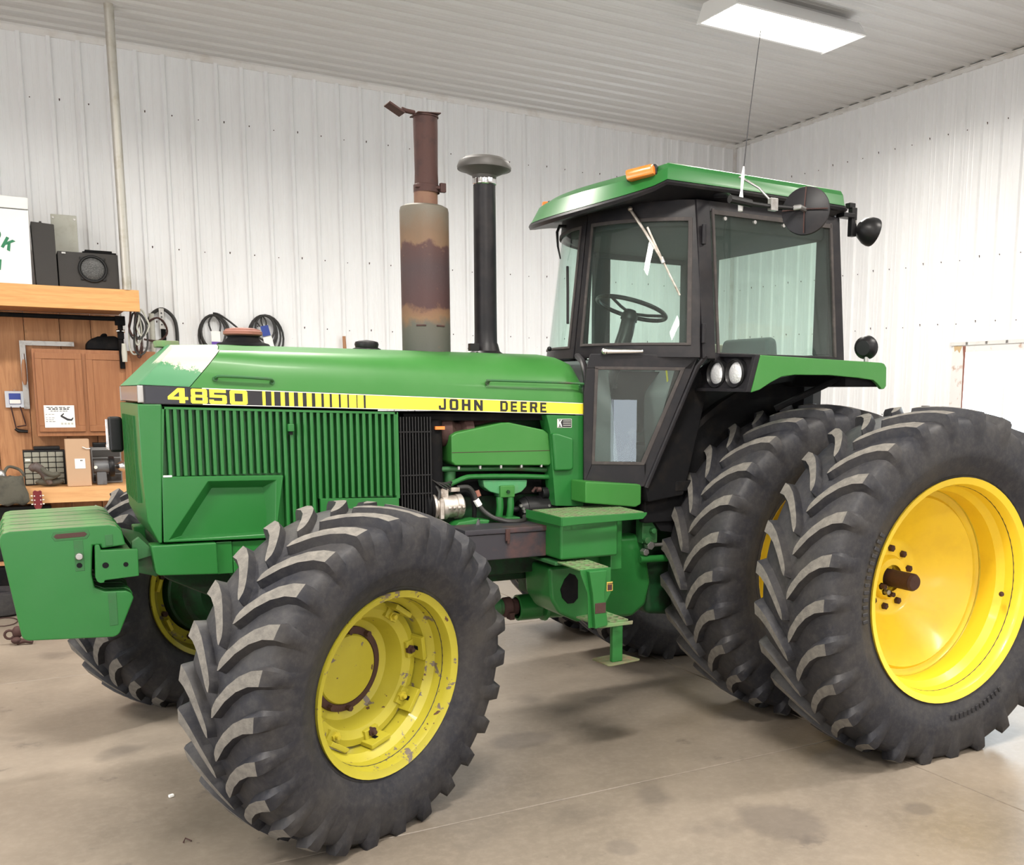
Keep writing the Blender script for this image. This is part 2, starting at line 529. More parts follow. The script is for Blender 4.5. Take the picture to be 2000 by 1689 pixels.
    def done(s, name, mats, parent=None, bev=0.0, seg=2, angle=35, origin=None, weld=False):
        me = bpy.data.meshes.new(name)
        xs = [p[0] for p in s.v]; ys = [p[1] for p in s.v]; zs = [p[2] for p in s.v]
        if origin is None:
            origin = ((min(xs) + max(xs)) / 2, (min(ys) + max(ys)) / 2, min(zs))
        o3 = Vector(origin)
        me.from_pydata([Vector(p) - o3 for p in s.v], [], s.f)
        if not isinstance(mats, (list, tuple)):
            mats = [mats]
        for m_ in mats:
            me.materials.append(MT[m_] if isinstance(m_, str) else m_)
        me.polygons.foreach_set('material_index', s.m)
        bm = bmesh.new()
        bm.from_mesh(me)
        if weld:
            bmesh.ops.remove_doubles(bm, verts=bm.verts, dist=1e-4)
        bmesh.ops.recalc_face_normals(bm, faces=bm.faces)
        if bev:
            es = [e for e in bm.edges if len(e.link_faces) == 2 and e.calc_face_angle(0) > radians(25)]
            bmesh.ops.bevel(bm, geom=es, offset=bev, segments=seg, profile=0.5, affect='EDGES', clamp_overlap=True)
        bm.to_mesh(me)
        bm.free()
        me.polygons.foreach_set('use_smooth', [True] * len(me.polygons))
        me.set_sharp_from_angle(angle=radians(angle))
        ob = bpy.data.objects.new(name, me)
        COL.objects.link(ob)
        if bev:
            md_ = ob.modifiers.new('weighted_normal', 'WEIGHTED_NORMAL')
            md_.keep_sharp = True
            md_.weight = 80
        WL[ob.name] = o3
        if parent:
            ob.parent = parent
            ob.location = o3 - WL[parent.name]
        else:
            ob.location = o3
        return ob


def catmull(P, k, closed=False):
    out = []
    n = len(P)
    for i in range(n if closed else n - 1):
        p0 = P[(i - 1) % n] if (closed or i > 0) else P[0]
        p1, p2 = P[i], P[(i + 1) % n]
        p3 = P[(i + 2) % n] if (closed or i + 2 < n) else P[-1]
        for j in range(k):
            t = j / k
            out.append(0.5 * ((2 * p1) + (-p0 + p2) * t + (2 * p0 - 5 * p1 + 4 * p2 - p3) * t * t + (-p0 + 3 * p1 - 3 * p2 + p3) * t ** 3))
    if not closed:
        out.append(P[-1])
    return out


def tag(o, label=None, cat=None, group=None, kind=None):
    if label: o['label'] = label
    if cat: o['category'] = cat
    if group: o['group'] = group
    if kind: o['kind'] = kind
    return o


def empty(name, loc, label=None, cat=None, group=None, kind=None):
    o = bpy.data.objects.new(name, None)
    o.empty_display_size = 0.1
    COL.objects.link(o)
    o.location = loc
    WL[o.name] = Vector(loc)
    return tag(o, label, cat, group, kind)


def inst(src, loc, parent=None, rot=None):
    """copy of one object (shared mesh) whose origin goes to world loc"""
    o = src.copy()
    COL.objects.link(o)
    WL[o.name] = Vector(loc)
    o.parent = parent
    o.location = Vector(loc) - (WL[parent.name] if parent else Vector((0, 0, 0)))
    if rot is not None:
        o.rotation_euler = rot
    return o


def text(name, s, size, loc, parent, m, xs=1.0, ext=0.001, bold=0.0, rot=(pi / 2, 0, 0), align='LEFT', skew=0.0, label=None):
    """flat lettering, standing upright facing -y by default"""
    cu = bpy.data.curves.new(name, 'FONT')
    cu.body = s
    cu.size = size
    cu.extrude = ext
    cu.offset = bold
    cu.align_x = align
    cu.shear = skew
    tmp = bpy.data.objects.new('tmp_text', cu)
    COL.objects.link(tmp)
    bpy.context.view_layer.update()
    me = bpy.data.meshes.new_from_object(tmp.evaluated_get(bpy.context.evaluated_depsgraph_get()))
    bpy.data.objects.remove(tmp)
    me.name = name
    R = Matrix.Rotation(0, 4, 'X')
    from mathutils import Euler
    me.transform(Euler(rot).to_matrix().to_4x4() @ Matrix.Diagonal((xs, 1, 1, 1)))
    me.materials.clear()
    me.materials.append(MT[m])
    ob = bpy.data.objects.new(name, me)
    COL.objects.link(ob)
    WL[ob.name] = Vector(loc)
    ob.parent = parent
    ob.location = Vector(loc) - (WL[parent.name] if parent else Vector((0, 0, 0)))
    if label:
        ob['label'] = label
    return ob


# ================================================================== the room
H = 4.88
YB = 5.4      # back wall
XR = 4.04     # right wall
PW = 0.9144

def ribbed(x_along, length, w=PW, n=4):
    """one steel sheet in local coords: runs along +u (width w) and +v (length); rib relief along +n. returns profile points (u, n)"""
    pr = [(0, 0)]
    p = w / n
    for i in range(n):
        c = i * p + 0.05
        pr += [(c - .025, 0), (c - .013, .022), (c + .013, .022), (c + .025, 0)]
        for k in (0.085, 0.135):
            pr += [(c + k - .010, 0), (c + k - .005, .0022), (c + k + .005, .0022), (c + k + .010, 0)]
    pr.append((w - .0012, 0))
    return [q for q in pr if q[0] <= w]


PROF = ribbed(0, 0)


def panel(name, parent, m, fn, l0, l1):
    g = G()
    a = [fn(u_, l0, n_) for u_, n_ in PROF]
    b = [fn(u_, l1, n_) for u_, n_ in PROF]
    g.rings([a, b], closed=False, caps=False)
    return g.done(name, m, parent, angle=12)


wall_back = G().box(-9, XR + .15, YB + .03, YB + .15, 0, H).done('wall_back', 'wall')
tag(wall_back, kind='structure')
x = XR - PW
first = None
while x > -8.9:
    if first is None:
        first = panel('steel_panel', wall_back, 'wall', lambda a, l, n_, x=x: (x + a, YB - n_, l), 0, H)
    else:
        inst(first, (x + PW / 2, WL[first.name].y, 0), wall_back)
    x -= PW

# right wall, window between y=-0.01 and y=1.82
WY0, WY1, WZ0, WZ1 = 1.819 - 2 * PW, 1.819, 1.25, 2.294
g = G()
g.box(XR + .03, XR + .15, WY1, YB + .15, 0, H).box(XR + .03, XR + .15, -9, WY0, 0, H)
g.box(XR + .03, XR + .15, WY0, WY1, 0, WZ0).box(XR + .03, XR + .15, WY0, WY1, WZ1, H)
wall_right = tag(g.done('wall_right', 'wall'), kind='structure')
fr = None
y = WY1 + 3 * PW
pf = pt = pb = None
while y > -8.9:
    fn = lambda a, l, n_, y=y: (XR - n_, y + a, l)
    if WY0 - .01 <= y < WY1 - .01:
        if pt is None:
            pt = panel('steel_panel', wall_right, 'wall', fn, WZ1, H)
            pb = panel('steel_panel', wall_right, 'wall', fn, 0, WZ0)
        else:
            inst(pt, (WL[pt.name].x, y + PW / 2, WZ1), wall_right)
            inst(pb, (WL[pb.name].x, y + PW / 2, 0), wall_right)
    elif pf is None:
        pf = panel('steel_panel', wall_right, 'wall', fn, 0, H)
    else:
        inst(pf, (WL[pf.name].x, y + PW / 2, 0), wall_right)
    y -= PW
panel('steel_panel', wall_right, 'wall', lambda a, l, n_: (XR - n_, WY1 + 3.9 * PW + a * 0.02, l), 0, H)
# screws in rows, tiny dark heads
g = G()
for i in range(44):
    for zz in (1.6, 3.1, 4.3, 2.42):
        xx = XR - .12 - i * .2286
        if xx > -8:
            g.cyl((xx, YB - .004, zz + .01 * ((i * 7) % 3)), (xx, YB + .005, zz), .005, n=6)
tag(g.done('screw', 'rust', wall_back), kind='stuff')
g = G()
for i in range(40):
    for zz in (1.6, 2.5, 3.1, 4.3):
        yy = YB - .17 - i * .2286
        if not (WY0 < yy < WY1 and WZ0 < zz < WZ1):
            g.cyl((XR - .004, yy, zz + .012 * ((i * 5) % 3)), (XR + .005, yy, zz), .005, n=6)
tag(g.done('screw', 'rust', wall_right), kind='stuff')

# left wall and front wall behind the camera; unseen narrow opening placed for its reflection in the cab glass
wall_left = tag(G().box(-9.15, -9, -9, YB + .15, 0, H).done('wall_left', 'wall'), kind='structure')
g = G().box(-9, -3.80, -9.15, -9, 0, H).box(-3.42, XR + .15, -9.15, -9, 0, H).box(-3.80, -3.42, -9.15, -9, 1.72, H)
tag(g.done('wall_front', 'wall'), kind='structure')

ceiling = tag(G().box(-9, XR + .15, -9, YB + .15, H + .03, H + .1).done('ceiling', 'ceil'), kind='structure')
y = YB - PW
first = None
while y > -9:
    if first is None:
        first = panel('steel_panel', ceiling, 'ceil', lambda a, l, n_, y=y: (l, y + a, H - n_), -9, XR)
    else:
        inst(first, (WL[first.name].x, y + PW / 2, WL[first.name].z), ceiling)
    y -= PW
tag(G().prism([(YB - .045, H), (YB - .045, H - .02), (YB - .030, H - .038), (YB - .018, H - .06), (YB + .02, H - .06), (YB + .02, H)], 'yz', -9, XR).done('trim_1', 'trim'), kind='structure')
tag(G().box(XR - .03, XR + .02, -9, YB, H - .055, H - .02).box(XR - .045, XR + .02, -9, YB, H - .02, H - .012).done('trim_2', 'trim', bev=.003), kind='structure')
tag(G().box(XR - .035, XR + .02, YB - .035, YB + .02, 0, H - .05).done('trim_3', 'trim', bev=.004), kind='structure')

# floor slabs with saw-cut joints
floor = tag(G().box(-9.1, XR + .15, -9.1, YB + .15, -.12, -.010).done('floor', 'floor', origin=(0, 0, -.12)), kind='structure')
xsl, ysl = [-9.1, -6.5, -.232, XR + .1], [-9.1, -4.555, -1.305, 1.945, YB + .05]
for i in range(3):
    for j in range(4):
        g = G().box(xsl[i] + .003, xsl[i + 1] - .003, ysl[j] + .003, ysl[j + 1] - .003, -.10, 0)
        g.done('slab', 'floor', floor, bev=.003, seg=1, origin=(0, 0, 0))

# window in the right wall
wn = empty('window_1', (XR, (WY0 + WY1) / 2, WZ0), kind='structure')
g = G()
fx0, fx1 = XR - .012, XR + .12
MT['window_frame'] = mat('rust_stained_white_frame', (0.78, 0.77, 0.76), 0.5, dirt=(0.42, 0.22, 0.12), dscale=7, da=0.56, db=0.68)
for (ya_, yb_, za_, zb__) in ((WY0 + .05, WY1 - .16, WZ1 - .07, WZ1), (WY0 + .05, WY1 - .16, WZ0, WZ0 + .05), (WY1 - .16, WY1, WZ0, WZ1), (WY0, WY0 + .05, WZ0, WZ1)):
    G().box(fx0, fx1, ya_, yb_, za_, zb__).done('window_frame', 'window_frame', wn)
G().box(XR - .022, XR + .01, WY0 - .02, WY1 + .02, WZ1 - .004, WZ1 + .032).done('head_trim', 'trim', wn, bev=.004)
yc0 = WY1 - .16
G().prism([(WY1 - .162, WZ1 - .01), (WY1 - .125, WZ1 - .01), (WY1 - .140, WZ1 - .12), (WY1 - .150, WZ1 - .75), (WY1 - .162, WZ1 - .75)], 'yz', XR - .0135, XR - .012).done('rust_stain', 'rust_cap', wn)
G().prism([(WY1 - .12, WZ1 - .008), (WY1 - .02, WZ1 - .008), (WY1 - .03, WZ1 - .06), (WY1 - .06, WZ1 - .04), (WY1 - .09, WZ1 - .075)], 'yz', XR - .0135, XR - .012).done('rust_stain', mat('ochre_stain', (.55, .40, .22), .7), wn)
pan = None
for k in range(4):
    y1 = yc0 - k * .404
    y0 = y1 - .404
    if k < 3:
        G().box(XR + .07, XR + .10, y0 - .014, y0 + .014, WZ0 + .05, WZ1 - .05).done('mullion', 'white_paint', wn, bev=.003)
    if pan is None:
        pan = G().box(XR + .082, XR + .088, y0 + .014, y1 - .014, WZ0 + .05, WZ1 - .05).done('pane', 'window_glass', wn)
    else:
        inst(pan, (WL[pan.name].x, (y0 + y1) / 2, WL[pan.name].z), wn)

# ------------------------------------------------------------------ ceiling lamp in view
lamp = empty('shop_light', (1.6, 1.6, 4.66), 'white four-tube fluorescent shop light glowing under the ceiling', 'ceiling light')
cx0, cx1, cy0, cy1 = .95, 2.25, 1.35, 1.88
g = G().prism([(cy0, 4.70), (cy0 + .03, 4.70), (cy0 + .10, 4.79), (cy1 - .10, 4.79), (cy1 - .03, 4.70), (cy1, 4.70), (cy1 - .09, 4.82), (cy0 + .09, 4.82)], 'yz', cx0, cx1)
g.done('lamp_housing', 'white_paint', lamp, bev=.003)
for xx in (cx0 - .012, cx1):
    G().prism([(cy0, 4.695), (cy1, 4.695), (cy1 - .09, 4.825), (cy0 + .09, 4.825)], 'yz', xx, xx + .012).done('end_plate', 'white_paint', lamp)
tb = None
for k in range(4):
    yy = cy0 + .10 + k * .11
    if tb is None:
        tb = G().cyl((cx0 + .02, yy, 4.745), (cx1 - .02, yy, 4.745), .019, n=12).done('lamp_tube', 'tube', lamp)
    else:
        inst(tb, (WL[tb.name].x, yy, WL[tb.name].z), lamp)
for xx in (cx0 + .2, cx1 - .2):
    G().cyl((xx, 1.6, 4.82), (xx, 1.6, H), .004, n=6).done('hanger', 'steel', lamp)

# ================================================================== the tractor
TR = empty('tractor', (-1.6, 0, 0), 'green and yellow farm tractor with dual rear wheels parked on the concrete', 'tractor')


# ---- tyres
def tire(name, c, ax, R, Wd, rimR, N, lug, parent, zflat=None):
    """c: centre of the tyre plane; ax = (X forward-ish, Y inward, Z up). lug noses point to the ground at the front"""
    X, Y, Z = [Vector(a) for a in ax]
    c = Vector(c)
    h = Wd / 2
    G_ = 0.90 * h / R
    # rows: |w| fraction, carcass (w, r), lug (w, r), active, width factor, worn top
    rows = [
        (0.00, (0, R - lug), (0, R), 0, 1, 0),
        (0.03, (.03 * h, R - lug), (.03 * h, R - .001), 0, .4, 0),
        (0.06, (.06 * h, R - lug), (.06 * h, R - .001), 1, .55, 1),
        (0.09, (.09 * h, R - lug), (.09 * h, R - .001), 1, .85, 1),
        (0.15, (.15 * h, R - lug), (.15 * h, R - .001), 1, 1.02, 1),
        (0.34, (.34 * h, R - lug - .002), (.34 * h, R - .003), 1, 1.0, 1),
        (0.54, (.54 * h, R - lug - .005), (.54 * h, R - .007), 1, 1.0, 1),
        (0.74, (.74 * h, R - lug - .011), (.75 * h, R - .013), 1, 1.02, 1),
        (0.90, (.86 * h, R - lug - .022), (.94 * h, R - .022), 1, 1.08, 1),
        (0.94, (.91 * h, R - lug - .030), (.985 * h, R - .038), 1, 1.08, 0),
        (0.97, (.965 * h, R - lug - .055), (1.02 * h, R - .085), 1, 1.0, 0),
        (0.99, (.99 * h, R - lug - .095), (1.01 * h, R - .135), 1, .8, 0),
        (1.00, (1.0 * h, R - lug - .140), (1.0 * h, R - lug - .140), 0, 1, 0),
    ]
    Rb = R - lug - .14
    dr = Rb - rimR
    side = [(1.0 * h, Rb - dr * .18), (.985 * h, Rb - dr * .32), (.98 * h, Rb - dr * .34), (.945 * h, Rb - dr * .50), (.89 * h, Rb - dr * .68), (.84 * h, Rb - dr * .80), (.835 * h, Rb - dr * .83), (.81 * h, Rb - dr * .86),
            (.805 * h, Rb - dr * .92), (.785 * h, Rb - dr * .95), (.775 * h, rimR + .004), (.74 * h, rimR - .016), (.60 * h, rimR - .03)]
    tw = .0275 / R
    bs = min(tw + .018 / R, pi / N / 2 - .001)
    P = 2 * pi / N
    cols = []     # (angle, side, t) side -1 / +1 lug, kind
    gap = P / 2
    for k in range(N):
        for sd in (0, 1):
            ce = k * P + sd * gap
            mid = (bs + (gap - bs)) / 2
            for off, typ in ((-bs, 0), (-tw, 1), (0, 1), (tw, 1), (bs, 0), (mid, 0)):
                cols.append((ce + off, sd, typ, off))
    nC = len(cols)
    verts, faces, mi = [], [], []
    rowlist = []   # (sign, idx) from +side to -side
    for i in range(len(side) - 1, -1, -1): rowlist.append((1, 's', i))
    for i in range(len(rows) - 1, 0, -1): rowlist.append((1, 'r', i))
    rowlist.append((0, 'r', 0))
    for i in range(1, len(rows)): rowlist.append((-1, 'r', i))
    for i in range(len(side)): rowlist.append((-1, 's', i))
    hgt = []
    for sg, ty, i in rowlist:
        for (a0, sd, typ, off) in cols:
            if ty == 's':
                w, r_ = side[i]
                a = a0 + G_
                hh = 0
            else:
                fr_, cC, cL, act, wf, top = rows[i]
                on = act and typ and ((sd == 0 and sg < 0) or (sd == 1 and sg > 0))
                w, r_ = cL if on else cC
                sh = G_ * (1 - (1 - min(fr_, 1)) ** 1.9)
                a = a0 + sh
                if (sd == 0 and sg < 0) or (sd == 1 and sg > 0):
                    a = a0 - off + off * wf + sh
                hh = 1 if (on and top) else 0
            # angle measured so that the lug shoulder trails upward on the front (-X) face
            ang = pi - a
            p = c + X * (r_ * cos(ang)) + Z * (r_ * sin(ang)) + Y * (w * (sg if sg else 0))
            if zflat is not None and p.z < zflat:
                p.z = zflat
            verts.append(p)
            hgt.append(hh)
    nR = len(rowlist)
    for i in range(nR - 1):
        for j in range(nC):
            a, b = i * nC + j, i * nC + (j + 1) % nC
            q = (a, b, b + nC, a + nC)
            faces.append(q)
            mi.append(1 if all(hgt[k] for k in q) else 0)
    g = G()
    g.v, g.f, g.m = [tuple(v) for v in verts], faces, mi
    return g.done(name, ['rubber', 'tread'], parent, angle=40, origin=tuple(c))


def wheel_axes(t, camber):
    n = Vector((-sin(t), cos(t), camber)).normalized()
    e = Vector((cos(t), sin(t), 0))
    uu = e.cross(n)
    return e, n, uu


AX0 = (Vector((1, 0, 0)), Vector((0, 1, 0)), Vector((0, 0, 1)))
RZ = .847
rear_tire = tire('tire', (0, -1.550, RZ), AX0, .903, .52, .545, 27, .040, TR, zflat=0.0)
for yy in (-.716, .716, 1.550):
    inst(rear_tire, (0, yy, RZ), TR)


def rear_rim(y_out, sgn, outer):
    """y_out: outer flange plane; sgn=-1 near side"""
    d = (0, -sgn, 0)          # inward
    c = (0, y_out, RZ)
    prof = [(.0, .535), (-.004, .552), (.004, .563), (.016, .560), (.018, .548)]
    g = G()
    # barrel, outer surface under the tyre then inner surface back
    outer_s = [(.0, .563), (.018, .560), (.022, .535), (.12, .530), (.15, .500), (.27, .500), (.30, .530), (.39, .535), (.395, .560), (.412, .563)]
    inner_s = [(.412, .550), (.402, .546), (.398, .524), (.31, .518), (.275, .486), (.15, .486), (.115, .512), (.030, .520), (.012, .530), (.006, .548)]
    g.lathe(c, d, outer_s + inner_s, 72, closed_prof=True)
    rim = g.done('wheel_rim', 'yellow', TR, angle=30)
    g = G()
    if outer:
        dp = [(.262, .487), (.272, .475), (.276, .455), (.262, .440), (.275, .42), (.40, .26), (.438, .215), (.446, .205), (.452, .19), (.452, .07), (.468, .07), (.468, .205), (.425, .27), (.29, .44), (.295, .487)]
    else:
        dp = [(.20, .487), (.195, .46), (.16, .30), (.14, .22), (.14, .07), (.155, .07), (.155, .22), (.20, .36), (.22, .487)]
    g.lathe(c, d, dp, 72, closed_prof=True)
    g.done('wheel_disc', 'yellow', rim, angle=30)
    return rim


rim_o = rear_rim(-1.773, -1, True)
rim_i = rear_rim(-.921, -1, False)
rim_f = rear_rim(.921, 1, False)
rim_fo = rear_rim(1.773, 1, True)
# weld seam and valve on outer rim
g = G().lathe((0, -1.773, RZ), (0, 1, 0), [(.250, .4862), (.256, .4835), (.262, .4862)], 72)
g.done('weld_bead', 'yellow_old', rim_o)
G().cyl((.44, -1.70, .78), (.425, -1.715, .782), .014, .010, 10).cyl((.425, -1.715, .782), (.41, -1.73, .784), .008, .008, 8).done('valve_stem', 'rust', rim_o)
G().lathe((0, -1.773, RZ), (0, 1, 0), [(.415, .07), (.415, .105), (.445, .12), (.458, .12)], 40).done('hub_ring', 'yellow', rim_o)
bolt = None
for k in range(10):
    a = 2 * pi * (k + .35) / 10
    p = Vector((.155 * cos(a), -1.773, RZ + .155 * sin(a)))
    if bolt is None:
        bolt = G().cyl(p + Vector((0, .455, 0)), p + Vector((0, .432, 0)), .020, .019, 6).cyl(p + Vector((0, .432, 0)), p + Vector((0, .427, 0)), .013, .011, 12).done('bolt', 'rust', rim_o, bev=.002, seg=1)
        b0 = WL[bolt.name] - p
    else:
        inst(bolt, p + b0, rim_o)
for k in range(3):
    a = radians(205 + 28 * k)
    p = Vector((.085 * cos(a), -1.773, RZ + .085 * sin(a)))
    G().cyl(p + Vector((0, .455, 0)), p + Vector((0, .385, 0)), .014, .014, 6).cyl(p + Vector((0, .43, 0)), p + Vector((0, .415, 0)), .020, .020, 6).done('wedge_bolt', 'rust' if k != 1 else 'steel', rim_o)
g = G().cyl((0, -1.50, RZ), (0, -.35, RZ), .046, n=32).cyl((0, -1.502, RZ), (0, -1.515, RZ), .046, .038, n=32).cyl((0, -1.515, RZ), (0, -1.516, RZ), .010, n=10)
g.done('axle_shaft', 'rust', TR, bev=0)
G().cyl((0, .35, RZ), (0, 1.50, RZ), .046, n=32).done('axle_shaft', 'rust', TR)
for s_ in (-1, 1):
    # hub of inner wheel + axle housing
    G().lathe((0, s_ * .30, RZ), (0, s_, 0), [(0, .17), (.05, .17), (.08, .125), (.30, .11), (.34, .15), (.38, .15), (.38, .06)], 32).done('axle_housing', 'green_dark', TR)

# raised ring and lettering-like blocks on the sidewall are moulded into the near rear tyre
g = G()
for k in range(26):
    a = radians(150 + k * 3.1) if k < 13 else radians(-90 + (k - 13) * 2.7)
    r0 = .635
    ax_ = (Vector((-sin(a), 0, cos(a))), Vector((0, 1, 0)), Vector((cos(a), 0, sin(a))))
    g.obox((r0 * cos(a), -1.550 - .2540, RZ + r0 * sin(a)), ax_, .018, .006, .030)
tag(g.done('sidewall_marking', 'rubber', rear_tire, bev=.002, seg=1, origin=(0, -1.80, RZ)), kind='stuff')

# ---- front wheels
t0 = .4627
FW = Vector((-2.7104, -1.3412, .648))      # outer flange centre, near wheel
eN, nN, uN = wheel_axes(t0, .0883)
FF = Vector((-3.0084, 1.0015, .648))       # inner flange centre, far wheel
eF, nF, uF = wheel_axes(t0, -.0883)
ft = tire('tire', FW + nN * .19, (eN, nN, uN), .697, .445, .372, 26, .036, TR, zflat=0.0)
ft2 = tire('tire', FF + nF * .19, (eF, nF, uF), .697, .445, .372, 26, .036, TR, zflat=0.0)


def front_rim(c, d, near):
    outer_s = [(.0, .381), (.016, .379), (.020, .356), (.10, .350), (.13, .325), (.25, .325), (.28, .350), (.36, .356), (.364, .379), (.38, .381)]
    inner_s = [(.38, .371), (.372, .366), (.366, .347), (.29, .341), (.255, .314), (.125, .314), (.095, .340), (.028, .346), (.012, .352), (.006, .371)]
    g = G().lathe(c, d, outer_s + inner_s, 64, closed_prof=True)
    return g.done('wheel_rim', 'yellow_chip', TR, angle=30)


frim = front_rim(FW, nN, True)
# disc (dished ring), hub cover, clamps
g = G().lathe(FW, nN, [(.175, .300), (.170, .27), (.185, .235), (.255, .210), (.270, .18), (.272, .150), (.30, .150), (.30, .21), (.21, .25), (.195, .300)], 56, closed_prof=True)
fdisc = g.done('wheel_disc', 'yellow_chip', frim, angle=30)
G().lathe(FW, nN, [(.262, .148), (.255, .142), (.253, .130), (.253, .0001)], 48).done('hub_cover', 'yellow_chip', frim, angle=30)
G().lathe(FW, nN, [(.276, .182), (.262, .178), (.258, .165), (.258, .150), (.272, .1485)], 48).done('hub_grime_ring', 'rust', frim)
for k in range(8):
    a = radians(12 + 45 * k)
    rad = eN * cos(a) + uN * sin(a)
    tan = -eN * sin(a) + uN * cos(a)
    cc = FW + nN * .150 + rad * .296
    g = G().obox(cc, (tan, nN, rad), .105, .075, .022)
    g.obox(cc - rad * .025 + nN * .022, (tan, nN, rad), .075, .020, .05)
    cl = g.done('rim_clamp', 'yellow_chip', frim, bev=.004)
    cc2 = FW + nN * .170 + rad * .262
    G().cyl(cc2, cc2 - nN * .016, .020, .020, 6).cyl(cc2 - nN * .016, cc2 - nN * .03, .011, .010, 10).done('bolt', 'yellow_old' if k % 3 else 'rust', frim)
    c3 = cc - nN * .002 - rad * .0112
    G().obox(c3, (tan, nN, rad), .018, .020, .003).done('clamp_hole', 'black_matte', frim)
for k in range(10):
    a = radians(36 * k + 20)
    p = FW + nN * .258 + (eN * cos(a) + uN * sin(a)) * .165
    if k in (1, 2, 6, 7):
        G().cyl(p, p - nN * .022, .013, .013, 6).done('bolt', 'rust', frim)
frf = front_rim(FF, nF, False)
g = G().lathe(FF, nF, [(.10, .316), (.09, .29), (.10, .25), (.16, .235), (.16, .20), (.18, .20), (.18, .25), (.13, .27), (.12, .316)], 56, closed_prof=True)
g.done('wheel_disc', 'yellow_chip', frf, angle=30)
for k in range(8):
    a = radians(20 + 45 * k)
    rad = eF * cos(a) + uF * sin(a)
    p = FF + nF * .088 + rad * .277
    G().cyl(p + nF * .01, p - nF * .018, .017, .017, 6).done('bolt', 'rust', frf)
    tan = -eF * sin(a) + uF * cos(a)
    G().obox(FF + nF * .06 + (eF * cos(a + .2) + uF * sin(a + .2)) * .300, (tan, nF, rad), .07, .03, .02).done('rim_clamp', 'yellow_old', frf, bev=.003)

# front axle: planetary hubs, knuckles, beam
AXX = -2.86
for (c_, n_, s_) in ((FW, nN, 1), (FF, nF, -1)):
    g = G()
    if s_ > 0:
        g.lathe(c_, n_, [(.31, .15), (.31, .205), (.33, .215), (.42, .20), (.46, .16), (.50, .13)], 40)
    else:
        g.lathe(c_, n_, [(-.16, .11), (-.14, .17), (-.05, .195), (-.04, .215), (.06, .225), (.07, .235), (.16, .235)], 40)
    g.done('planetary_hub', 'green_dark', TR, angle=30)
g = G()
g.tube([(AXX, -.78, .66), (AXX, -.5, .66), (AXX, -.2, .68), (AXX, 0, .70), (AXX, .2, .68), (AXX, .5, .66), (AXX, .86, .66)], [.12, .095, .11, .16, .11, .095, .12], 20, smooth=3)
g.done('front_axle', 'green_dark', TR)
for yk in (-.86, .84):
    g = G().cyl((AXX, yk, .46), (AXX, yk, .88), .075, .06, 16).obox((AXX + .02, yk, .66), ((1, 0, 0), (0, 1, 0), (0, 0, 1)), .20, .14, .22)
    g.done('steering_knuckle', 'green_dark', TR, bev=.015)
G().cyl((AXX + .16, -.70, .60), (AXX + .16, .70, .60), .022, n=12).cyl((AXX + .16, -.35, .60), (AXX + .16, .35, .60), .045, n=16).done('steering_cylinder', 'green_dark', TR)

# ---- hood
def zt(x): return 1.812 + (x + 3.46) * -.0313
def zb(x): return 1.735 + (x + 3.46) * -.0243


def hood_half(x, top=None, inset=0.0):
    z0 = zt(x)
    zc = 2.006 - inset
    P = [(-.400, z0), (-.396, z0 + .055), (-.383, z0 + .105), (-.362, z0 + .140), (-.332, z0 + .163 if x < -3 else z0 + .172), (-.285, zc - .036), (-.20, zc - .016), (-.10, zc - .004), (0, zc)]
    return P


def hood_ring(x, sx=None, k=0.0):
    P = hood_half(x)
    out = []
    for (y_, z_) in P:
        out.append((y_, z_))
    out = out + [(-y_, z_) for (y_, z_) in reversed(P[:-1])]
    res = []
    for (y_, z_) in out:
        f_ = (z_ - zt(x)) / .2
        zz = z_ - k * f_ * .07
        xx = x
        if sx:
            xx = sx(z_)
        res.append((xx, y_ * (1 - k * .06 * min(1, f_ * 2)), zz))
    return res


def seamx(z): return -3.262 + (z - 1.812) * .86
rs = [hood_ring(-3.20, seamx), hood_ring(-2.95), hood_ring(-2.4), hood_ring(-1.8), hood_ring(-1.46), hood_ring(-1.40, k=.08), hood_ring(-1.355, k=.3), hood_ring(-1.328, k=.62), hood_ring(-1.318, k=.95)]
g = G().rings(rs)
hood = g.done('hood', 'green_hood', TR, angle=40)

# nose cap: inclined front with folded corner
P = hood_half(-3.3)
back = [(seamx(z_) - .004, y_, z_) for y_, z_ in P]
# front fold: from lower front corner back up to the crest
FR = [(-3.466, -.400, 1.814), (-3.432, -.388, 1.850), (-3.394, -.374, 1.890), (-3.362, -.356, 1.925), (-3.338, -.328, 1.950), (-3.318, -.285, 1.967), (-3.306, -.20, 1.984), (-3.300, -.10, 1.994), (-3.297, 0, 1.998)]
# middle rib to keep the shoulder crisp
full_b = back + [(x_, -y_, z_) for x_, y_, z_ in reversed(back[:-1])]
full_f = FR + [(x_, -y_, z_) for x_, y_, z_ in reversed(FR[:-1])]
bot = [(x_ - (0.004 if x_ < -3.4 else 0), y_ * 1.0, 1.812) for x_, y_, z_ in full_f]
full_front_low = [(-3.474 + .0 * abs(y_), y_ * .985, 1.812) for x_, y_, z_ in full_f]
g = G().rings([full_b, full_f], caps=False, closed=False)
g.rings([full_f, full_front_low], caps=False, closed=False)
g.add([(-3.262, -.4, 1.811), (-3.466, -.4, 1.811), (-3.474, -.394, 1.811), (-3.474, .394, 1.811), (-3.466, .4, 1.811), (-3.262, .4, 1.811)], [(0, 1, 2, 3, 4, 5)])
nose = g.done('nose_cap', 'nose', TR, angle=22, origin=(-3.25, 0, 1.812), weld=True)
G().box(-3.335, -3.235, .10, .22, 1.992, 2.022).done('front_bracket', 'green_dust', nose, bev=.004)

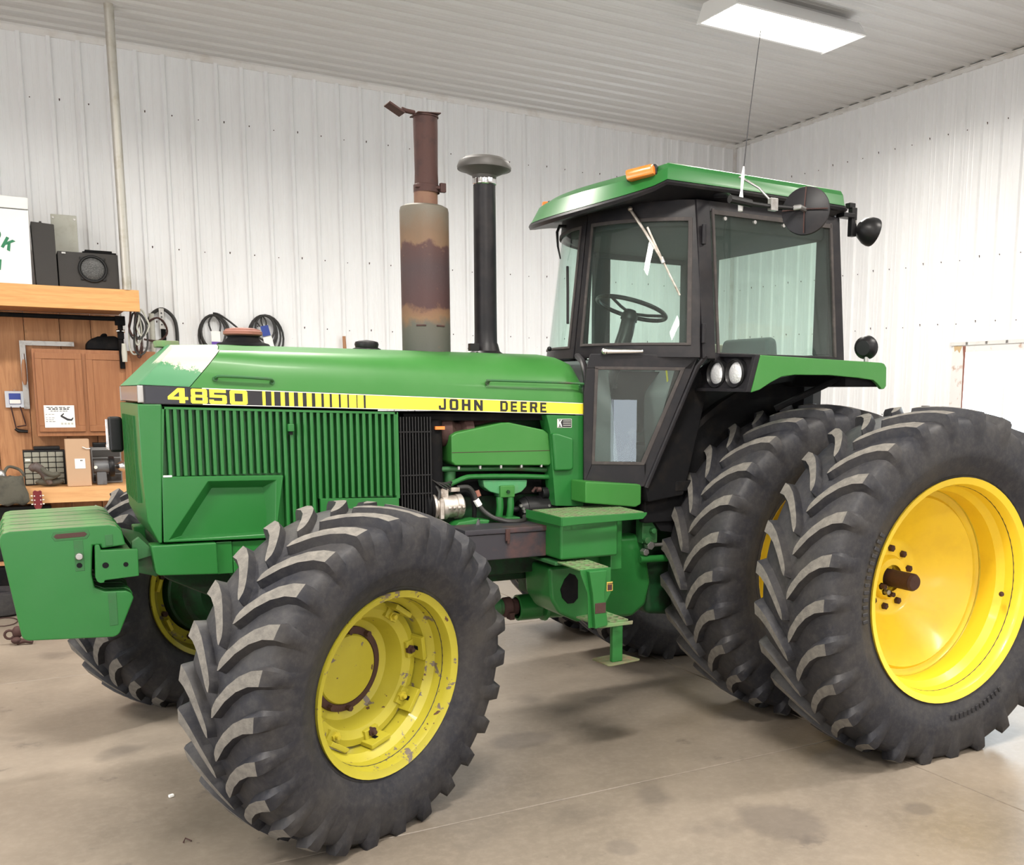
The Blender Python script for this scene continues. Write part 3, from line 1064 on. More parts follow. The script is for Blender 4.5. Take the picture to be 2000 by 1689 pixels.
# grab handles on hood
for (xa, xb, zz, rr) in ((-3.165, -2.925, 1.850, .0065), (-1.885, -1.352, 1.850, .006)):
    yy = -.402
    za, zb_ = zz + .004, zz - .004
    g = G().tube([(xa, yy + .006, za - .012), (xa + .005, yy - .016, za - .004), (xa + .03, yy - .022, za), (xb - .03, yy - .022, zb_), (xb - .005, yy - .016, zb_ - .006), (xb, yy + .006, zb_ - .014)], rr, 8, smooth=3)
    g.cyl((xa, yy + .004, za - .012), (xa, yy - .004, za - .012), .011, n=10).cyl((xb, yy + .004, zb_ - .014), (xb, yy - .004, zb_ - .014), .011, n=10)
    g.done('hood_handle', 'green_dirty_and_recess', hood)

# stripe: black band with white edges, yellow bars, lettering
def strip(x0, x1, f0, f1, yy0, yy1, g):
    h0, h1 = zt(x0) - zb(x0), zt(x1) - zb(x1)
    q = [(x0, zb(x0) + h0 * f0), (x1, zb(x1) + h1 * f0), (x1, zb(x1) + h1 * f1), (x0, zb(x0) + h0 * f1)]
    return g.prism(q, 'xz', yy0, yy1)


hs = strip(-3.455, -1.320, 0, 1, -.3985, -.36, G()).done('hood_rail', 'black_decal', TR)
strip(-3.455, -1.320, 0, 1, .36, .3985, G()).done('hood_rail', 'black_decal', TR)
strip(-3.22, -1.322, .02, .98, -.4000, -.398, G()).done('stripe_border', 'white_edge', hs)
strip(-3.215, -2.500, .07, .93, -.4008, -.398, G()).done('stripe_band', 'black_decal', hs)
strip(-2.503, -1.325, .07, .93, -.4012, -.398, G()).done('stripe_band', 'yellow_decal', hs)
bars = [-2.97, -2.957, -2.931, -2.919, -2.891, -2.873, -2.854, -2.833, -2.814, -2.794, -2.776, -2.753, -2.737, -2.71, -2.698, -2.672, -2.661, -2.63, -2.62, -2.59, -2.582, -2.547, -2.542, -2.513]
for i in range(0, len(bars), 2):
    strip(bars[i], bars[i + 1], .07, .93, -.4016, -.3995, G()).done('stripe_bar', 'yellow_decal', hs)


GL = {     # glyphs as non-overlapping pieces on a unit cell
    '4': [[(0, .22), (0, .42), (.30, .42), (.30, .22)], [(0, .42), (.50, 1), (.56, 1), (.56, .76), (.27, .42)], [(.56, 0), (.56, 1), (.84, 1), (.84, 0)], [(.30, .22), (.30, .42), (.56, .42), (.56, .22)], [(.84, .22), (.84, .42), (1, .42), (1, .22)]],
    '8': [[(.08, 0), (0, .08), (0, .44), (.05, .5), (.02, .56), (.02, .92), (.10, 1), (.27, 1), (.27, 0)], [(.92, 0), (.73, 0), (.73, 1), (.90, 1), (.98, .92), (.98, .56), (.95, .5), (1, .44), (1, .08)],
          [(.27, 0), (.27, .21), (.73, .21), (.73, 0)], [(.27, .41), (.27, .60), (.73, .60), (.73, .41)], [(.27, .80), (.27, 1), (.73, 1), (.73, .80)]],
    '5': [[(.02, .44), (.02, 1), (.28, 1), (.28, .44)], [(.28, .78), (.28, 1), (.96, 1), (.96, .78)], [(.28, .44), (.28, .64), (.74, .64), (.74, .44)], [(.74, 0), (.74, .64), (.92, .64), (1, .56), (1, .08), (.92, 0)],
          [(.26, 0), (.26, .22), (.74, .22), (.74, 0)], [(.08, 0), (0, .08), (0, .30), (.26, .30), (.26, 0)]],
    '0': [[(.08, 0), (0, .10), (0, .90), (.08, 1), (.27, 1), (.27, 0)], [(.92, 0), (.73, 0), (.73, 1), (.92, 1), (1, .90), (1, .10)], [(.27, 0), (.27, .22), (.73, .22), (.73, 0)], [(.27, .78), (.27, 1), (.73, 1), (.73, .78)]],
    'J': [[(.68, 0), (.68, 1), (.98, 1), (.98, .12), (.88, 0)], [(.30, 0), (.30, .20), (.68, .20), (.68, 0)], [(.10, 0), (0, .12), (0, .38), (.30, .38), (.30, 0)]],
    'O': [[(.14, 0), (0, .14), (0, .86), (.14, 1), (.31, 1), (.31, 0)], [(.86, 0), (.69, 0), (.69, 1), (.86, 1), (1, .86), (1, .14)], [(.31, 0), (.31, .20), (.69, .20), (.69, 0)], [(.31, .80), (.31, 1), (.69, 1), (.69, .80)]],
    'H': [[(0, 0), (0, 1), (.31, 1), (.31, 0)], [(.69, 0), (.69, 1), (1, 1), (1, 0)], [(.31, .40), (.31, .61), (.69, .61), (.69, .40)]],
    'N': [[(0, 0), (0, 1), (.29, 1), (.29, 0)], [(.71, 0), (.71, 1), (1, 1), (1, 0)], [(.29, .55), (.29, 1), (.71, .45), (.71, 0)]],
    'D': [[(0, 0), (0, 1), (.30, 1), (.30, 0)], [(.30, .80), (.30, 1), (.78, 1), (.70, .80)], [(.30, 0), (.30, .20), (.70, .20), (.78, 0)], [(.70, .20), (.70, .80), (.78, 1), (1, .80), (1, .20), (.78, 0)]],
    'E': [[(0, 0), (0, 1), (.32, 1), (.32, 0)], [(.32, .80), (.32, 1), (.97, 1), (.97, .80)], [(.32, .40), (.32, .60), (.90, .60), (.90, .40)], [(.32, 0), (.32, .20), (1, .20), (1, 0)]],
    'R': [[(0, 0), (0, 1), (.31, 1), (.31, 0)], [(.31, .80), (.31, 1), (.85, 1), (.68, .80)], [(.68, .80), (.85, 1), (.98, .88), (.98, .55), (.85, .40), (.68, .58)], [(.31, .38), (.31, .58), (.68, .58), (.85, .40)], [(.52, .38), (.85, .40), (1, 0), (.69, 0)]],
    'K': [[(0, 0), (0, 1), (.31, 1), (.31, 0)], [(.31, .30), (.31, .62), (.66, 1), (1, 1)], [(.45, .48), (.66, .68), (1, 0), (.66, 0)]],
}


def glyph(ch, x0, w, yy, m, parent, lo=.08, hi=.92, nm='stripe_digit'):
    g = G()
    for q in GL[ch]:
        pts = []
        for (a_, b_) in q:
            x_ = x0 + a_ * w
            h_ = zt(x_) - zb(x_)
            pts.append((x_, zb(x_) + h_ * (lo + (hi - lo) * b_)))
        g.prism(pts, 'xz', yy, yy + .0012)
    return g.done(nm, m, parent)


for ch, xa, xb in (('4', -3.359, -3.274), ('8', -3.268, -3.196), ('5', -3.193, -3.117), ('0', -3.108, -3.030)):
    glyph(ch, xa, (xb - xa) * .95, -.4020, 'yellow_decal', hs)
for ch, xa, xb in (('J', -2.142, -2.104), ('O', -2.086, -2.040), ('H', -2.022, -1.976), ('N', -1.957, -1.910), ('D', -1.815, -1.773), ('E', -1.757, -1.721), ('E', -1.702, -1.666), ('R', -1.649, -1.606), ('E', -1.590, -1.554)):
    glyph(ch, xa, xb - xa, -.4020, 'black_decal', hs, .10, .90, 'stripe_letter')

# front face lamp strip and chrome corner
G().box(-3.474, -3.44, -.375, .375, 1.742, 1.810).done('headlamp_lens', 'lens', TR, bev=.004)
G().box(-3.476, -3.452, -.402, -.385, 1.738, 1.811).done('corner_trim', 'steel', TR, bev=.004)
G().box(-3.476, -3.452, .385, .402, 1.738, 1.811).done('corner_trim', 'steel', TR, bev=.004)
strip(-3.445, -3.28, .05, .95, -.4002, -.397, G()).done('side_lens', mat('smoked_lens', (.012, .013, .022), .2, coat=.15), hs)

# grille nose below the stripe
g = G().prism([(-3.478, 1.733), (-3.476, 1.45), (-3.466, 1.235), (-3.425, 1.138), (-3.413, 1.137), (-3.384, 1.733)], 'xz', -.40, .40)
gn = g.done('grille_shell', 'green', TR, bev=.022, seg=3)
# front grille mesh recess
g = G()
for k in range(9):
    g.box(-3.486, -3.47, -.24 + k * .06 - .006, -.24 + k * .06 + .006, 1.30, 1.68)
g.done('grille_bar', 'green', gn)
# badge plate on the front right of the grille
em = G().box(-3.545, -3.485, .25, .345, 1.497, 1.665).done('badge_block', 'black_plastic', TR, bev=.014, seg=3)
G().tube([(-3.549, .262, 1.51), (-3.549, .262, 1.652), (-3.549, .333, 1.652), (-3.549, .333, 1.51)], .004, 6, closed=True).done('badge_rim', 'chrome', em)
G().prism([(.272, 1.57), (.285, 1.60), (.275, 1.635), (.295, 1.61), (.325, 1.60), (.318, 1.575), (.325, 1.53), (.305, 1.565)], 'yz', -3.5505, -3.545).done('badge_figure', 'chrome', em)
G().box(-3.56, -3.485, .27, .30, 1.515, 1.535).done('badge_clip', 'chrome', em, bev=.004)

# side grille panel with pressed ribs
def side_panel(s_):
    y0 = s_ * .352
    ya, yb = sorted((y0, s_ * .33))
    g = G().prism([(-3.378, 1.722), (-2.350, 1.698), (-2.350, 1.285), (-2.726, 1.296), (-2.728, 1.135), (-2.96, 1.130), (-3.404, 1.140)], 'xz', ya, yb)
    sp_ = g.done('side_panel', 'green', TR, bev=.003)
    return sp_


sp = side_panel(-1)
side_panel(1)
slat = None
sx = [327.3, 343.3, 357.8, 372.9, 387.6, 402.7, 417.8, 432.1, 446.8, 461.3, 475.8, 489.7, 503.6, 518.1, 530.9, 544.5, 557.9, 570.3, 584.0, 597.1, 610.1, 623.7, 636.4, 649.2, 662.3, 674.5, 687.2, 700.0, 713.0, 724.7, 736.5, 749.3, 760.9, 773.4]
NS = 34
for k in range(NS):
    xx = -3.363 + (3.363 - 2.359) * k / (NS - 1)
    ztop = 1.715 - (xx + 3.378) * .0235
    if xx < -2.89: zlo = 1.424
    elif xx < -2.735: zlo = 1.140
    else: zlo = 1.298
    w0, w1 = .0090, .0070
    q = [(xx - w0, -.352), (xx - w1, -.394), (xx + w1, -.394), (xx + w0, -.352)]
    if xx > -2.89 and xx < -2.735 or slat is None or True:
        g = G().prism(q, 'xy', zlo, ztop)
        g.done('slat', 'green', sp, bev=.002, seg=1)
# panel frame lips
g = G().box(-3.378, -2.350, -.394, -.372, 1.700, 1.704)
G().prism([(-3.383, 1.722), (-2.352, 1.698), (-2.352, 1.688), (-3.383, 1.712)], 'xz', -.396, -.352).done('panel_lip', 'green', sp)
G().prism([(-3.384, 1.722), (-3.374, 1.722), (-3.396, 1.42), (-3.405, 1.42)], 'xz', -.396, -.352).done('panel_lip', 'green', sp)
G().box(-2.362, -2.346, -.396, -.36, 1.285, 1.698).done('panel_lip', 'green', sp)
G().prism([(-2.728, 1.300), (-2.350, 1.287), (-2.350, 1.135), (-2.728, 1.135)], 'xz', -.396, -.37).done('lower_plate', 'green', sp, bev=.003)
G().box(-2.867, -2.839, -.418, -.392, 1.612, 1.646).done('panel_latch', 'green', sp, bev=.004)
G().cyl((-2.853, -.405, 1.612), (-2.853, -.405, 1.597), .009, n=8).done('latch_pin', 'black_matte', sp)
# lower front plate with sloping recess
R0 = [(-3.407, 1.140), (-3.399, 1.424), (-2.892, 1.414), (-2.935, 1.130)]
A_ = [(-3.385, 1.150), (-3.215, 1.398), (-2.925, 1.393), (-2.940, 1.150)]
B_ = [(-3.300, 1.158), (-3.180, 1.345), (-3.005, 1.340), (-2.985, 1.158)]
yA, yB_ = -.402, -.322
g = G()
vs = [(x_, yA, z_) for x_, z_ in R0] + [(x_, yA, z_) for x_, z_ in A_] + [(x_, yB_, z_) for x_, z_ in B_] + [(x_, -.315, z_) for x_, z_ in R0]
fs = []
for k in range(4):
    q = (k + 1) % 4
    fs += [(k, q, 4 + q, 4 + k), (4 + k, 4 + q, 8 + q, 8 + k), (k, 12 + k, 12 + q, q)]
fs.append((8, 9, 10, 11))
fs.append((12, 13, 14, 15))
g.add(vs, fs)
g.done('recessed_plate', 'green', sp, bev=.003, seg=1)
G().prism([(-3.395, 1.43), (-3.36, 1.43), (-3.36, 1.422), (-3.395, 1.422)], 'xz', -.404, -.40).done('chipped_edge', 'white_edge', sp)

# ---- front weights: ten suitcase weights
WP = [(-3.975, 1.224), (-3.612, 1.231), (-3.585, 1.222), (-3.567, 1.200), (-3.556, 1.140), (-3.648, 1.130), (-3.652, 1.146), (-3.681, 1.146), (-3.691, 1.025), (-3.683, 0.966), (-3.648, 0.948), (-3.565, 0.943), (-3.545, .93), (-3.537, 0.909),
      (-3.600, 0.760), (-3.612, .750), (-3.628, 0.746), (-3.936, 0.766), (-3.952, .772), (-3.962, 0.787), (-4.012, 1.167), (-4.012, 1.195), (-4.000, 1.217)]
wt = None
for k in range(10):
    ya = -.400 + k * .080
    if wt is None:
        wt = G().prism(WP, 'xz', ya, ya + .0735).done('front_weight', ['green', 'weight_top'], TR, bev=.007, seg=2)
        for p_ in wt.data.polygons:
            if p_.normal.z > .8 and p_.center.z > .4:
                p_.material_index = 1
        g = G().prism([(-3.83, 1.190), (-3.822, 1.212), (-3.695, 1.216), (-3.688, 1.195), (-3.70, 1.176), (-3.818, 1.172)], 'xz', ya - .0015, ya + .004)  # thin plates in darker green paint the shade of recesses and grooves
        g.done('grip_recess', 'green_dirty_and_recess', wt, bev=.002)
        G().prism([(-3.822, 1.192), (-3.812, 1.202), (-3.708, 1.206), (-3.698, 1.196), (-3.708, 1.186), (-3.812, 1.182)], 'xz', ya - .0022, ya + .004).done('grip_slot', 'rust', wt, bev=.0008, seg=1)
        g = G().box(-3.751, -3.716, ya - .0015, ya + .004, 1.042, 1.172)
        g.done('strap_recess', 'green_dirty_and_recess', wt, bev=.001, seg=1)
        G().cyl((-3.734, ya + .002, 1.104), (-3.734, ya - .014, 1.104), .016, .014, 16).done('bolt', 'steel', wt, bev=.003)
        G().cyl((-3.735, ya + .002, 1.066), (-3.735, ya - .003, 1.066), .011, n=14).done('bolt_hole', 'black_matte', wt)
        for (xa, xb, z0_, z1_) in ((-3.636, -3.604, .797, .938), (-3.633, -3.604, 1.14, 1.187)):
            G().prism([(xa, z0_), (xb, z0_ + .002), (xb, z1_ + .002), (xa, z1_)], 'xz', ya - .002, ya + .004).done('casting_groove', 'green_dirty_and_recess', wt, bev=.001, seg=1)
        w0 = WL[wt.name]
    else:
        j = [0, .004, -.003, .002, .005, -.002, .003, -.004, .001, .003][k]
        o = inst(wt, (w0.x + j, w0.y + k * .08, w0.z + j * .6), TR)
        if k % 3 == 1:
            o.data = wt.data
# carrier bracket
br = G().prism([(-3.675, 1.149), (-3.668, 1.152), (-3.657, 1.150), (-3.653, 1.128), (-3.513, 1.124), (-3.515, 1.008), (-3.646, 1.000), (-3.650, .990), (-3.666, .990), (-3.675, .998), (-3.681, 1.016)], 'xz', -.435, -.405).done('weight_bracket', 'green', TR, bev=.005)
for (xx, zz, rr) in ((-3.640, 1.064, .0125), (-3.563, 1.062, .010)):
    G().cyl((xx, -.43, zz), (xx, -.4365, zz), rr, n=16).done('bracket_hole', 'black_matte', br)
G().box(-3.672, -3.54, -.40, .43, 1.00, 1.125).done('weight_bracket', 'green_dirty_and_recess', TR, bev=.005)
g = G().prism([(-3.53, 1.13), (-3.43, 1.10), (-3.43, .98), (-3.53, 1.01)], 'xz', -.33, .33)
g.done('front_support', 'green_dirty_and_recess', TR, bev=.008)
G().prism([(-3.53, 1.145), (-3.50, 1.165), (-3.46, 1.12), (-3.45, 1.08), (-3.53, 1.06)], 'xz', -.36, -.33).done('support_gusset', 'green_dirty_and_recess', TR, bev=.004)
# side rails and engine block
rl = G().prism([(-3.462, 1.131), (-3.194, 1.128), (-3.192, .985), (-3.435, .998), (-3.448, 1.011)], 'xz', -.415, -.30).done('frame_rail', 'green', TR, bev=.008)
G().box(-3.194, -3.125, -.385, -.28, .980, 1.125).done('frame_rail', 'green', TR, bev=.004)
G().box(-3.124, -2.30, -.375, -.28, .955, 1.122).done('frame_rail', 'green', TR, bev=.004)
G().box(-3.124, -2.90, -.395, -.37, .975, 1.035).done('frame_rail', 'green', TR, bev=.004)
G().prism([(-3.462, 1.131), (-3.194, 1.128), (-3.192, .985), (-3.435, .998), (-3.448, 1.011)], 'xz', .30, .415).done('frame_rail', 'green', TR, bev=.008)
G().box(-3.124, -2.30, .28, .375, .955, 1.122).done('frame_rail', 'green', TR, bev=.004)
G().prism([(-3.42, 1.13), (-2.3, 1.10), (-2.3, .82), (-2.7, .78), (-3.1, .80), (-3.40, .96)], 'xz', -.27, .27).done('front_frame', 'green_dark', TR, bev=.02)
G().box(-3.37, -2.42, -.32, .32, 1.12, 1.80).done('radiator', 'black_matte', TR)

# ---- exhaust, intake, caps
MU = (-2.05, 0)
g = G().lathe((MU[0], MU[1], 1.985), (0, 0, 1), [(0, .124), (.72, .124), (.738, .120), (.748, .100), (.748, .062)], 40)
mf = g.done('muffler', 'muffler', TR, angle=30, origin=(MU[0], MU[1], 1.985))
G().lathe((MU[0] + .01, 0, 2.725), (0, 0, 1), [(0, .060), (.09, .060), (.09, .056)], 28).done('exhaust_neck', mat('tan_rust', (.17, .09, .055), .7, dirt=(.14, .06, .045), dscale=18), mf)
G().lathe((MU[0] + .015, 0, 2.80), (0, 0, 1), [(0, .066), (.035, .066), (.04, .060), (.10, .058), (.30, .061), (.365, .061), (.366, .066), (.372, .066), (.372, .055), (.30, .055)], 28).done('exhaust_stack', 'rust', mf)
g = G().tube([(MU[0] - .058, -.03, 2.822), (MU[0] - .058 + .13, -.055, 2.822)], .010, 8).box(MU[0] + .065, MU[0] + .095, -.07, -.045, 2.80, 2.845)
g.done('exhaust_clamp', 'rust', mf, bev=.003)
g = G().obox((MU[0] + .015, 0, 3.178), ((.995, 0, .08), (0, 1, 0), (-.08, 0, .995)), .125, .125, .006)
g.done('stack_lid', 'rust', mf, bev=.003)
g = G().tube([(MU[0] - .04, 0, 3.182), (MU[0] - .085, 0, 3.185), (MU[0] - .11, 0, 3.19)], .012, 8)
g.obox((MU[0] - .145, 0, 3.185), ((.80, 0, -.40), (0, 1, 0), (.40, 0, .80)), .10, .085, .012)
g.done('lid_counterweight', 'rust', mf, bev=.003)
for k in (-1, 1):
    a = radians(-98 + 24 * k)
    p = Vector((MU[0] + .124 * cos(a), .124 * sin(a), 2.13))
    G().obox(p, ((-sin(a), cos(a), 0), (cos(a), sin(a), 0), (0, 0, 1)), .05, .006, .008).done('heat_slot', 'rust', mf, bev=.002)
IX = -1.715
it = G().lathe((IX, 0, 1.99), (0, 0, 1), [(0, .10), (.01, .098), (.025, .075), (.06, .066), (.07, .061), (.14, .060), (.88, .058), (.90, .058)], 32)
it = it.done('intake_pipe', 'black', TR, angle=30)
G().lathe((IX, 0, 2.872), (0, 0, 1), [(0, .0585), (.004, .063), (.030, .063), (.034, .0585)], 32).box(IX - .012, IX + .012, -.076, -.058, 2.877, 2.902).done('hose_clamp', 'chrome', it, bev=.002)
G().lathe((IX, 0, 2.90), (0, 0, 1), [(0, .060), (.02, .065), (.045, .120), (.050, .130), (.050, .140), (.062, .142), (.088, .132), (.106, .105), (.116, .06), (.118, .001)], 40).done('intake_cap', mat('grey_cap', (.075, .07, .066), .5, dirt=(.07, .065, .06), dscale=12), it)
G().tube([(IX - .085, -.05, 2.035), (IX - .10, -.05, 2.03), (IX - .10, -.02, 2.025)], .014, 8).box(IX - .12, IX - .07, -.075, -.04, 2.012, 2.05).done('intake_clamp', 'black_plastic', it, bev=.004)
G().lathe((-2.965, 0, 2.002), (0, 0, 1), [(0, .125), (.012, .115), (.02, .085), (.04, .070), (.05, .075)], 32).done('filler_boot', 'black_matte', TR)
G().lathe((-2.965, 0, 2.050), (0, 0, 1), [(0, .078), (.006, .088), (.020, .088), (.024, .080), (.030, .078), (.036, .05), (.037, .001)], 32).done('radiator_cap', 'rust_cap', TR)
G().lathe((-2.368, 0, 2.000), (0, 0, 1), [(0, .072), (.008, .070), (.014, .056), (.030, .060), (.042, .056), (.047, .04), (.052, .001)], 28).done('filler_cap', 'black_plastic', TR)

# ---- engine bay
G().box(-2.36, -1.35, -.22, .22, .90, 1.66).done('engine_block', 'green_dark', TR, bev=.02)
G().box(-2.30, -1.35, -.34, .34, 1.655, 1.69).done('hood_liner', 'black_matte', TR)
G().box(-2.33, -2.19, -.30, .30, 1.10, 1.68).done('fan_shroud', 'black_matte', TR)
for k in range(11):
    xx = -2.332 + k * .0150
    G().box(xx - .0035, xx + .0035, -.388, -.30, 1.10, 1.675).done('cooler_fin', 'black_plastic', TR)
for zz in (1.30, 1.39, 1.60):
    G().box(-2.340, -2.178, -.392, -.386, zz, zz + .006).done('cooler_rail', 'black_plastic', TR)
G().cyl((-2.14, -.31, 1.22), (-2.14, -.31, 1.66), .045, n=16).done('fuel_filter', 'black_matte', TR, bev=.006)
G().box(-2.15, -2.10, -.37, -.34, 1.612, 1.628).done('warning_tag', 'orange', TR)
tc_ = G().prism([(-2.070, 1.582), (-2.045, 1.596), (-1.80, 1.643), (-1.755, 1.645), (-1.56, 1.606), (-1.530, 1.585), (-1.515, 1.43), (-1.525, 1.419), (-2.05, 1.433), (-2.070, 1.450)], 'xz', -.38, -.24)
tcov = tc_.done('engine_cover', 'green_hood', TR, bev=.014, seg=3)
G().box(-2.069, -1.517, -.3812, -.379, 1.4965, 1.4995).done('cover_seam', 'rust', tcov)
for k in range(5):
    xx = -2.03 + k * .115
    G().cyl((xx, -.372, 1.428), (xx, -.372, 1.412), .008, n=6).done('bolt', 'steel', tcov)
G().tube([(-2.19, -.32, 1.414), (-2.0, -.33, 1.412), (-1.7, -.33, 1.405), (-1.52, -.33, 1.392)], .013, 10, smooth=3).done('coolant_pipe', 'green_dirty_and_recess', TR)
G().tube([(-2.10, -.34, 1.333), (-2.06, -.34, 1.340), (-1.99, -.34, 1.366), (-1.93, -.34, 1.372), (-1.7, -.34, 1.366), (-1.50, -.34, 1.354)], .013, 10, smooth=4).done('fuel_pipe', 'green', TR)
G().cyl((-2.05, -.30, 1.34), (-2.05, -.30, 1.41), .030, n=16).done('pipe_elbow', 'green_dirty_and_recess', TR, bev=.005)
G().box(-2.0, -1.5, -.25, -.22, 1.26, 1.40).done('manifold', 'black_matte', TR, bev=.01)
tu = G().lathe((-2.12, -.27, 1.60), (1, 0, 0), [(0, .001), (0, .05), (.03, .075), (.07, .08), (.10, .05), (.13, .045), (.15, .07), (.19, .075), (.21, .001)], 24).done('turbocharger', 'rust', TR)
G().tube([(-2.0, -.22, 1.60), (-1.85, -.20, 1.63), (-1.7, -.2, 1.66)], .05, 14, smooth=4).done('exhaust_elbow', 'rust', TR)
G().tube([(-2.16, -.33, 1.36), (-2.13, -.36, 1.30), (-2.15, -.37, 1.24)], .010, 8, smooth=3).done('belt_hose', 'hose', TR)
g = G()
for k in range(5):
    g.tube([(-2.17 + .01 * k, -.34, 1.37 - .01 * k), (-2.12 + .012 * k, -.37, 1.33 + .006 * k), (-2.07, -.36, 1.30 + .01 * k)], .004, 6, smooth=3)
tag(g.done('wire_bundle', 'hose', TR), kind='stuff')
# compressor
cm = G().lathe((-2.165, -.33, 1.225), (1, 0, 0), [(0, .001), (0, .066), (.012, .070), (.02, .060), (.045, .060), (.05, .066), (.075, .066), (.078, .058), (.125, .058), (.128, .064), (.155, .064), (.165, .052), (.165, .001)], 28).done('compressor', 'alu', TR, angle=30)
G().lathe((-2.21, -.33, 1.225), (1, 0, 0), [(0, .001), (0, .055), (.01, .075), (.022, .075), (.026, .066), (.034, .075), (.044, .075), (.046, .001)], 28).done('compressor_pulley', 'black_matte', cm)
g = G().box(-2.125, -2.085, -.37, -.30, 1.275, 1.318).box(-2.115, -2.02, -.36, -.32, 1.300, 1.322).box(-2.14, -2.12, -.40, -.37, 1.17, 1.27)
for k in range(4):
    g.cyl((-2.10 + .025 * k, -.399, 1.225), (-2.085 + .025 * k, -.399, 1.225), .010, n=8)
g.done('compressor_fittings', 'alu', cm, bev=.005)
G().tube([(-2.03, -.345, 1.318), (-1.975, -.35, 1.320), (-1.945, -.35, 1.29), (-1.93, -.355, 1.25), (-1.90, -.37, 1.20), (-1.86, -.40, 1.165), (-1.83, -.42, 1.155)], .0125, 10, smooth=4).done('compressor_hose', 'hose', TR)
G().tube([(-2.03, -.34, 1.300), (-1.975, -.34, 1.302), (-1.945, -.34, 1.27), (-1.935, -.34, 1.20), (-1.94, -.33, 1.11)], .012, 10, smooth=4).done('compressor_hose', 'black_matte', TR)
G().tube([(-1.845, -.43, 1.160), (-1.80, -.46, 1.148), (-1.73, -.46, 1.146), (-1.70, -.44, 1.150), (-1.69, -.42, 1.165)], .013, 10, smooth=4).done('battery_cable', 'hose', TR)
G().tube([(-1.935, -.36, 1.256), (-1.917, -.362, 1.225)], .0165, 10).done('hose_label', 'paper', TR)
G().tube([(-1.925, -.345, 1.30), (-1.915, -.35, 1.27)], .014, 10).done('drain_plug', 'rust_cap', TR)
# filter mount bracket
mb = G().prism([(-1.885, 1.352), (-1.632, 1.345), (-1.636, 1.310), (-1.665, 1.282), (-1.712, 1.268), (-1.712, 1.255), (-1.793, 1.258), (-1.793, 1.274), (-1.845, 1.290), (-1.878, 1.315)], 'xz', -.335, -.26).done('pump_bracket', mat('pale_green_casting', (.06, .25, .10), .6, dirt=(.10, .22, .10), dscale=14, bmp=.3), TR, bev=.010, seg=2)
G().box(-1.795, -1.712, -.352, -.33, 1.258, 1.320).done('bracket_boss', 'green_hood', mb, bev=.006)
G().cyl((-1.753, -.352, 1.288), (-1.753, -.362, 1.288), .010, n=6).done('bolt', 'green_dark', mb)
for xx in (-1.79, -1.73):
    G().tube([(xx, -.33, 1.26), (xx, -.335, 1.21), (xx - .006, -.33, 1.15)], .019, 12).done('filter_post', 'green', TR)
G().box(-1.83, -1.69, -.37, -.27, 1.135, 1.155).done('filter_base', 'green', TR, bev=.005)
G().cyl((-1.46, -.29, 1.185), (-1.63, -.29, 1.185), .068, n=28).cyl((-1.63, -.29, 1.185), (-1.665, -.29, 1.185), .066, .050, 28).cyl((-1.44, -.31, 1.268), (-1.54, -.31, 1.268), .032, n=20).cyl((-1.665, -.29, 1.185), (-1.70, -.29, 1.185), .018, n=12).done('starter_motor', 'black_plastic', TR, bev=.003)
g = G()
for (xx, zz) in ((-1.68, 1.212), (-1.665, 1.195), (-1.515, 1.205), (-1.47, 1.225), (-1.66, 1.18)):
    g.cyl((xx, -.36, zz), (xx, -.345, zz), .008, n=8)
g.done('terminal', 'steel', TR)
g = G().tube([(-1.56, -.33, 1.29), (-1.59, -.34, 1.30), (-1.60, -.33, 1.28)], .008, 8).cyl((-1.58, -.345, 1.292), (-1.56, -.345, 1.292), .013, n=8)
g.done('solenoid_wiring', 'rust', TR)
G().prism([(-2.10, 1.12), (-1.90, 1.12), (-1.88, 1.155), (-1.96, 1.165), (-2.05, 1.155)], 'xz', -.42, -.32).done('engine_foot', 'green', TR, bev=.01)
G().cyl((-1.955, -.43, 1.14), (-1.955, -.44, 1.165), .012, .007, 10).done('drain_cock', 'chrome', TR)

# cowl panel behind the engine
cw = G().prism([(-1.553, 1.683), (-1.324, 1.679), (-1.330, 1.196), (-1.500, 1.206), (-1.518, 1.398), (-1.530, 1.593)], 'xz', -.40, -.30).done('cowl_panel', 'green', TR, bev=.005)
G().prism([(-1.530, 1.590), (-1.500, 1.590), (-1.404, 1.562), (-1.404, 1.400), (-1.425, 1.392), (-1.512, 1.392)], 'xz', -.425, -.39).done('cowl_bulge', 'green', cw, bev=.012, seg=3)
bd = G().box(-1.491, -1.406, -.4025, -.399, 1.617, 1.662).done('dealer_badge', 'white_edge', cw)
G().box(-1.4885, -1.4085, -.4035, -.402, 1.6195, 1.6595).done('badge_field', 'black_decal', bd)
g = G()
for q in GL['K']:
    g.prism([(-1.488 + a_ * .024, 1.622 + b_ * .035) for a_, b_ in q], 'xz', -.4045, -.403)
g.done('badge_letter', 'white_edge', bd)
for k in range(3):
    G().box(-1.458, -1.412, -.4042, -.4034, 1.628 + k * .011, 1.6305 + k * .011).done('badge_line', 'white_edge', bd)
G().prism([(-1.553, 1.683), (-1.324, 1.679), (-1.330, 1.196), (-1.500, 1.206), (-1.530, 1.5)], 'xz', .30, .40).done('cowl_panel', 'green', TR, bev=.005)

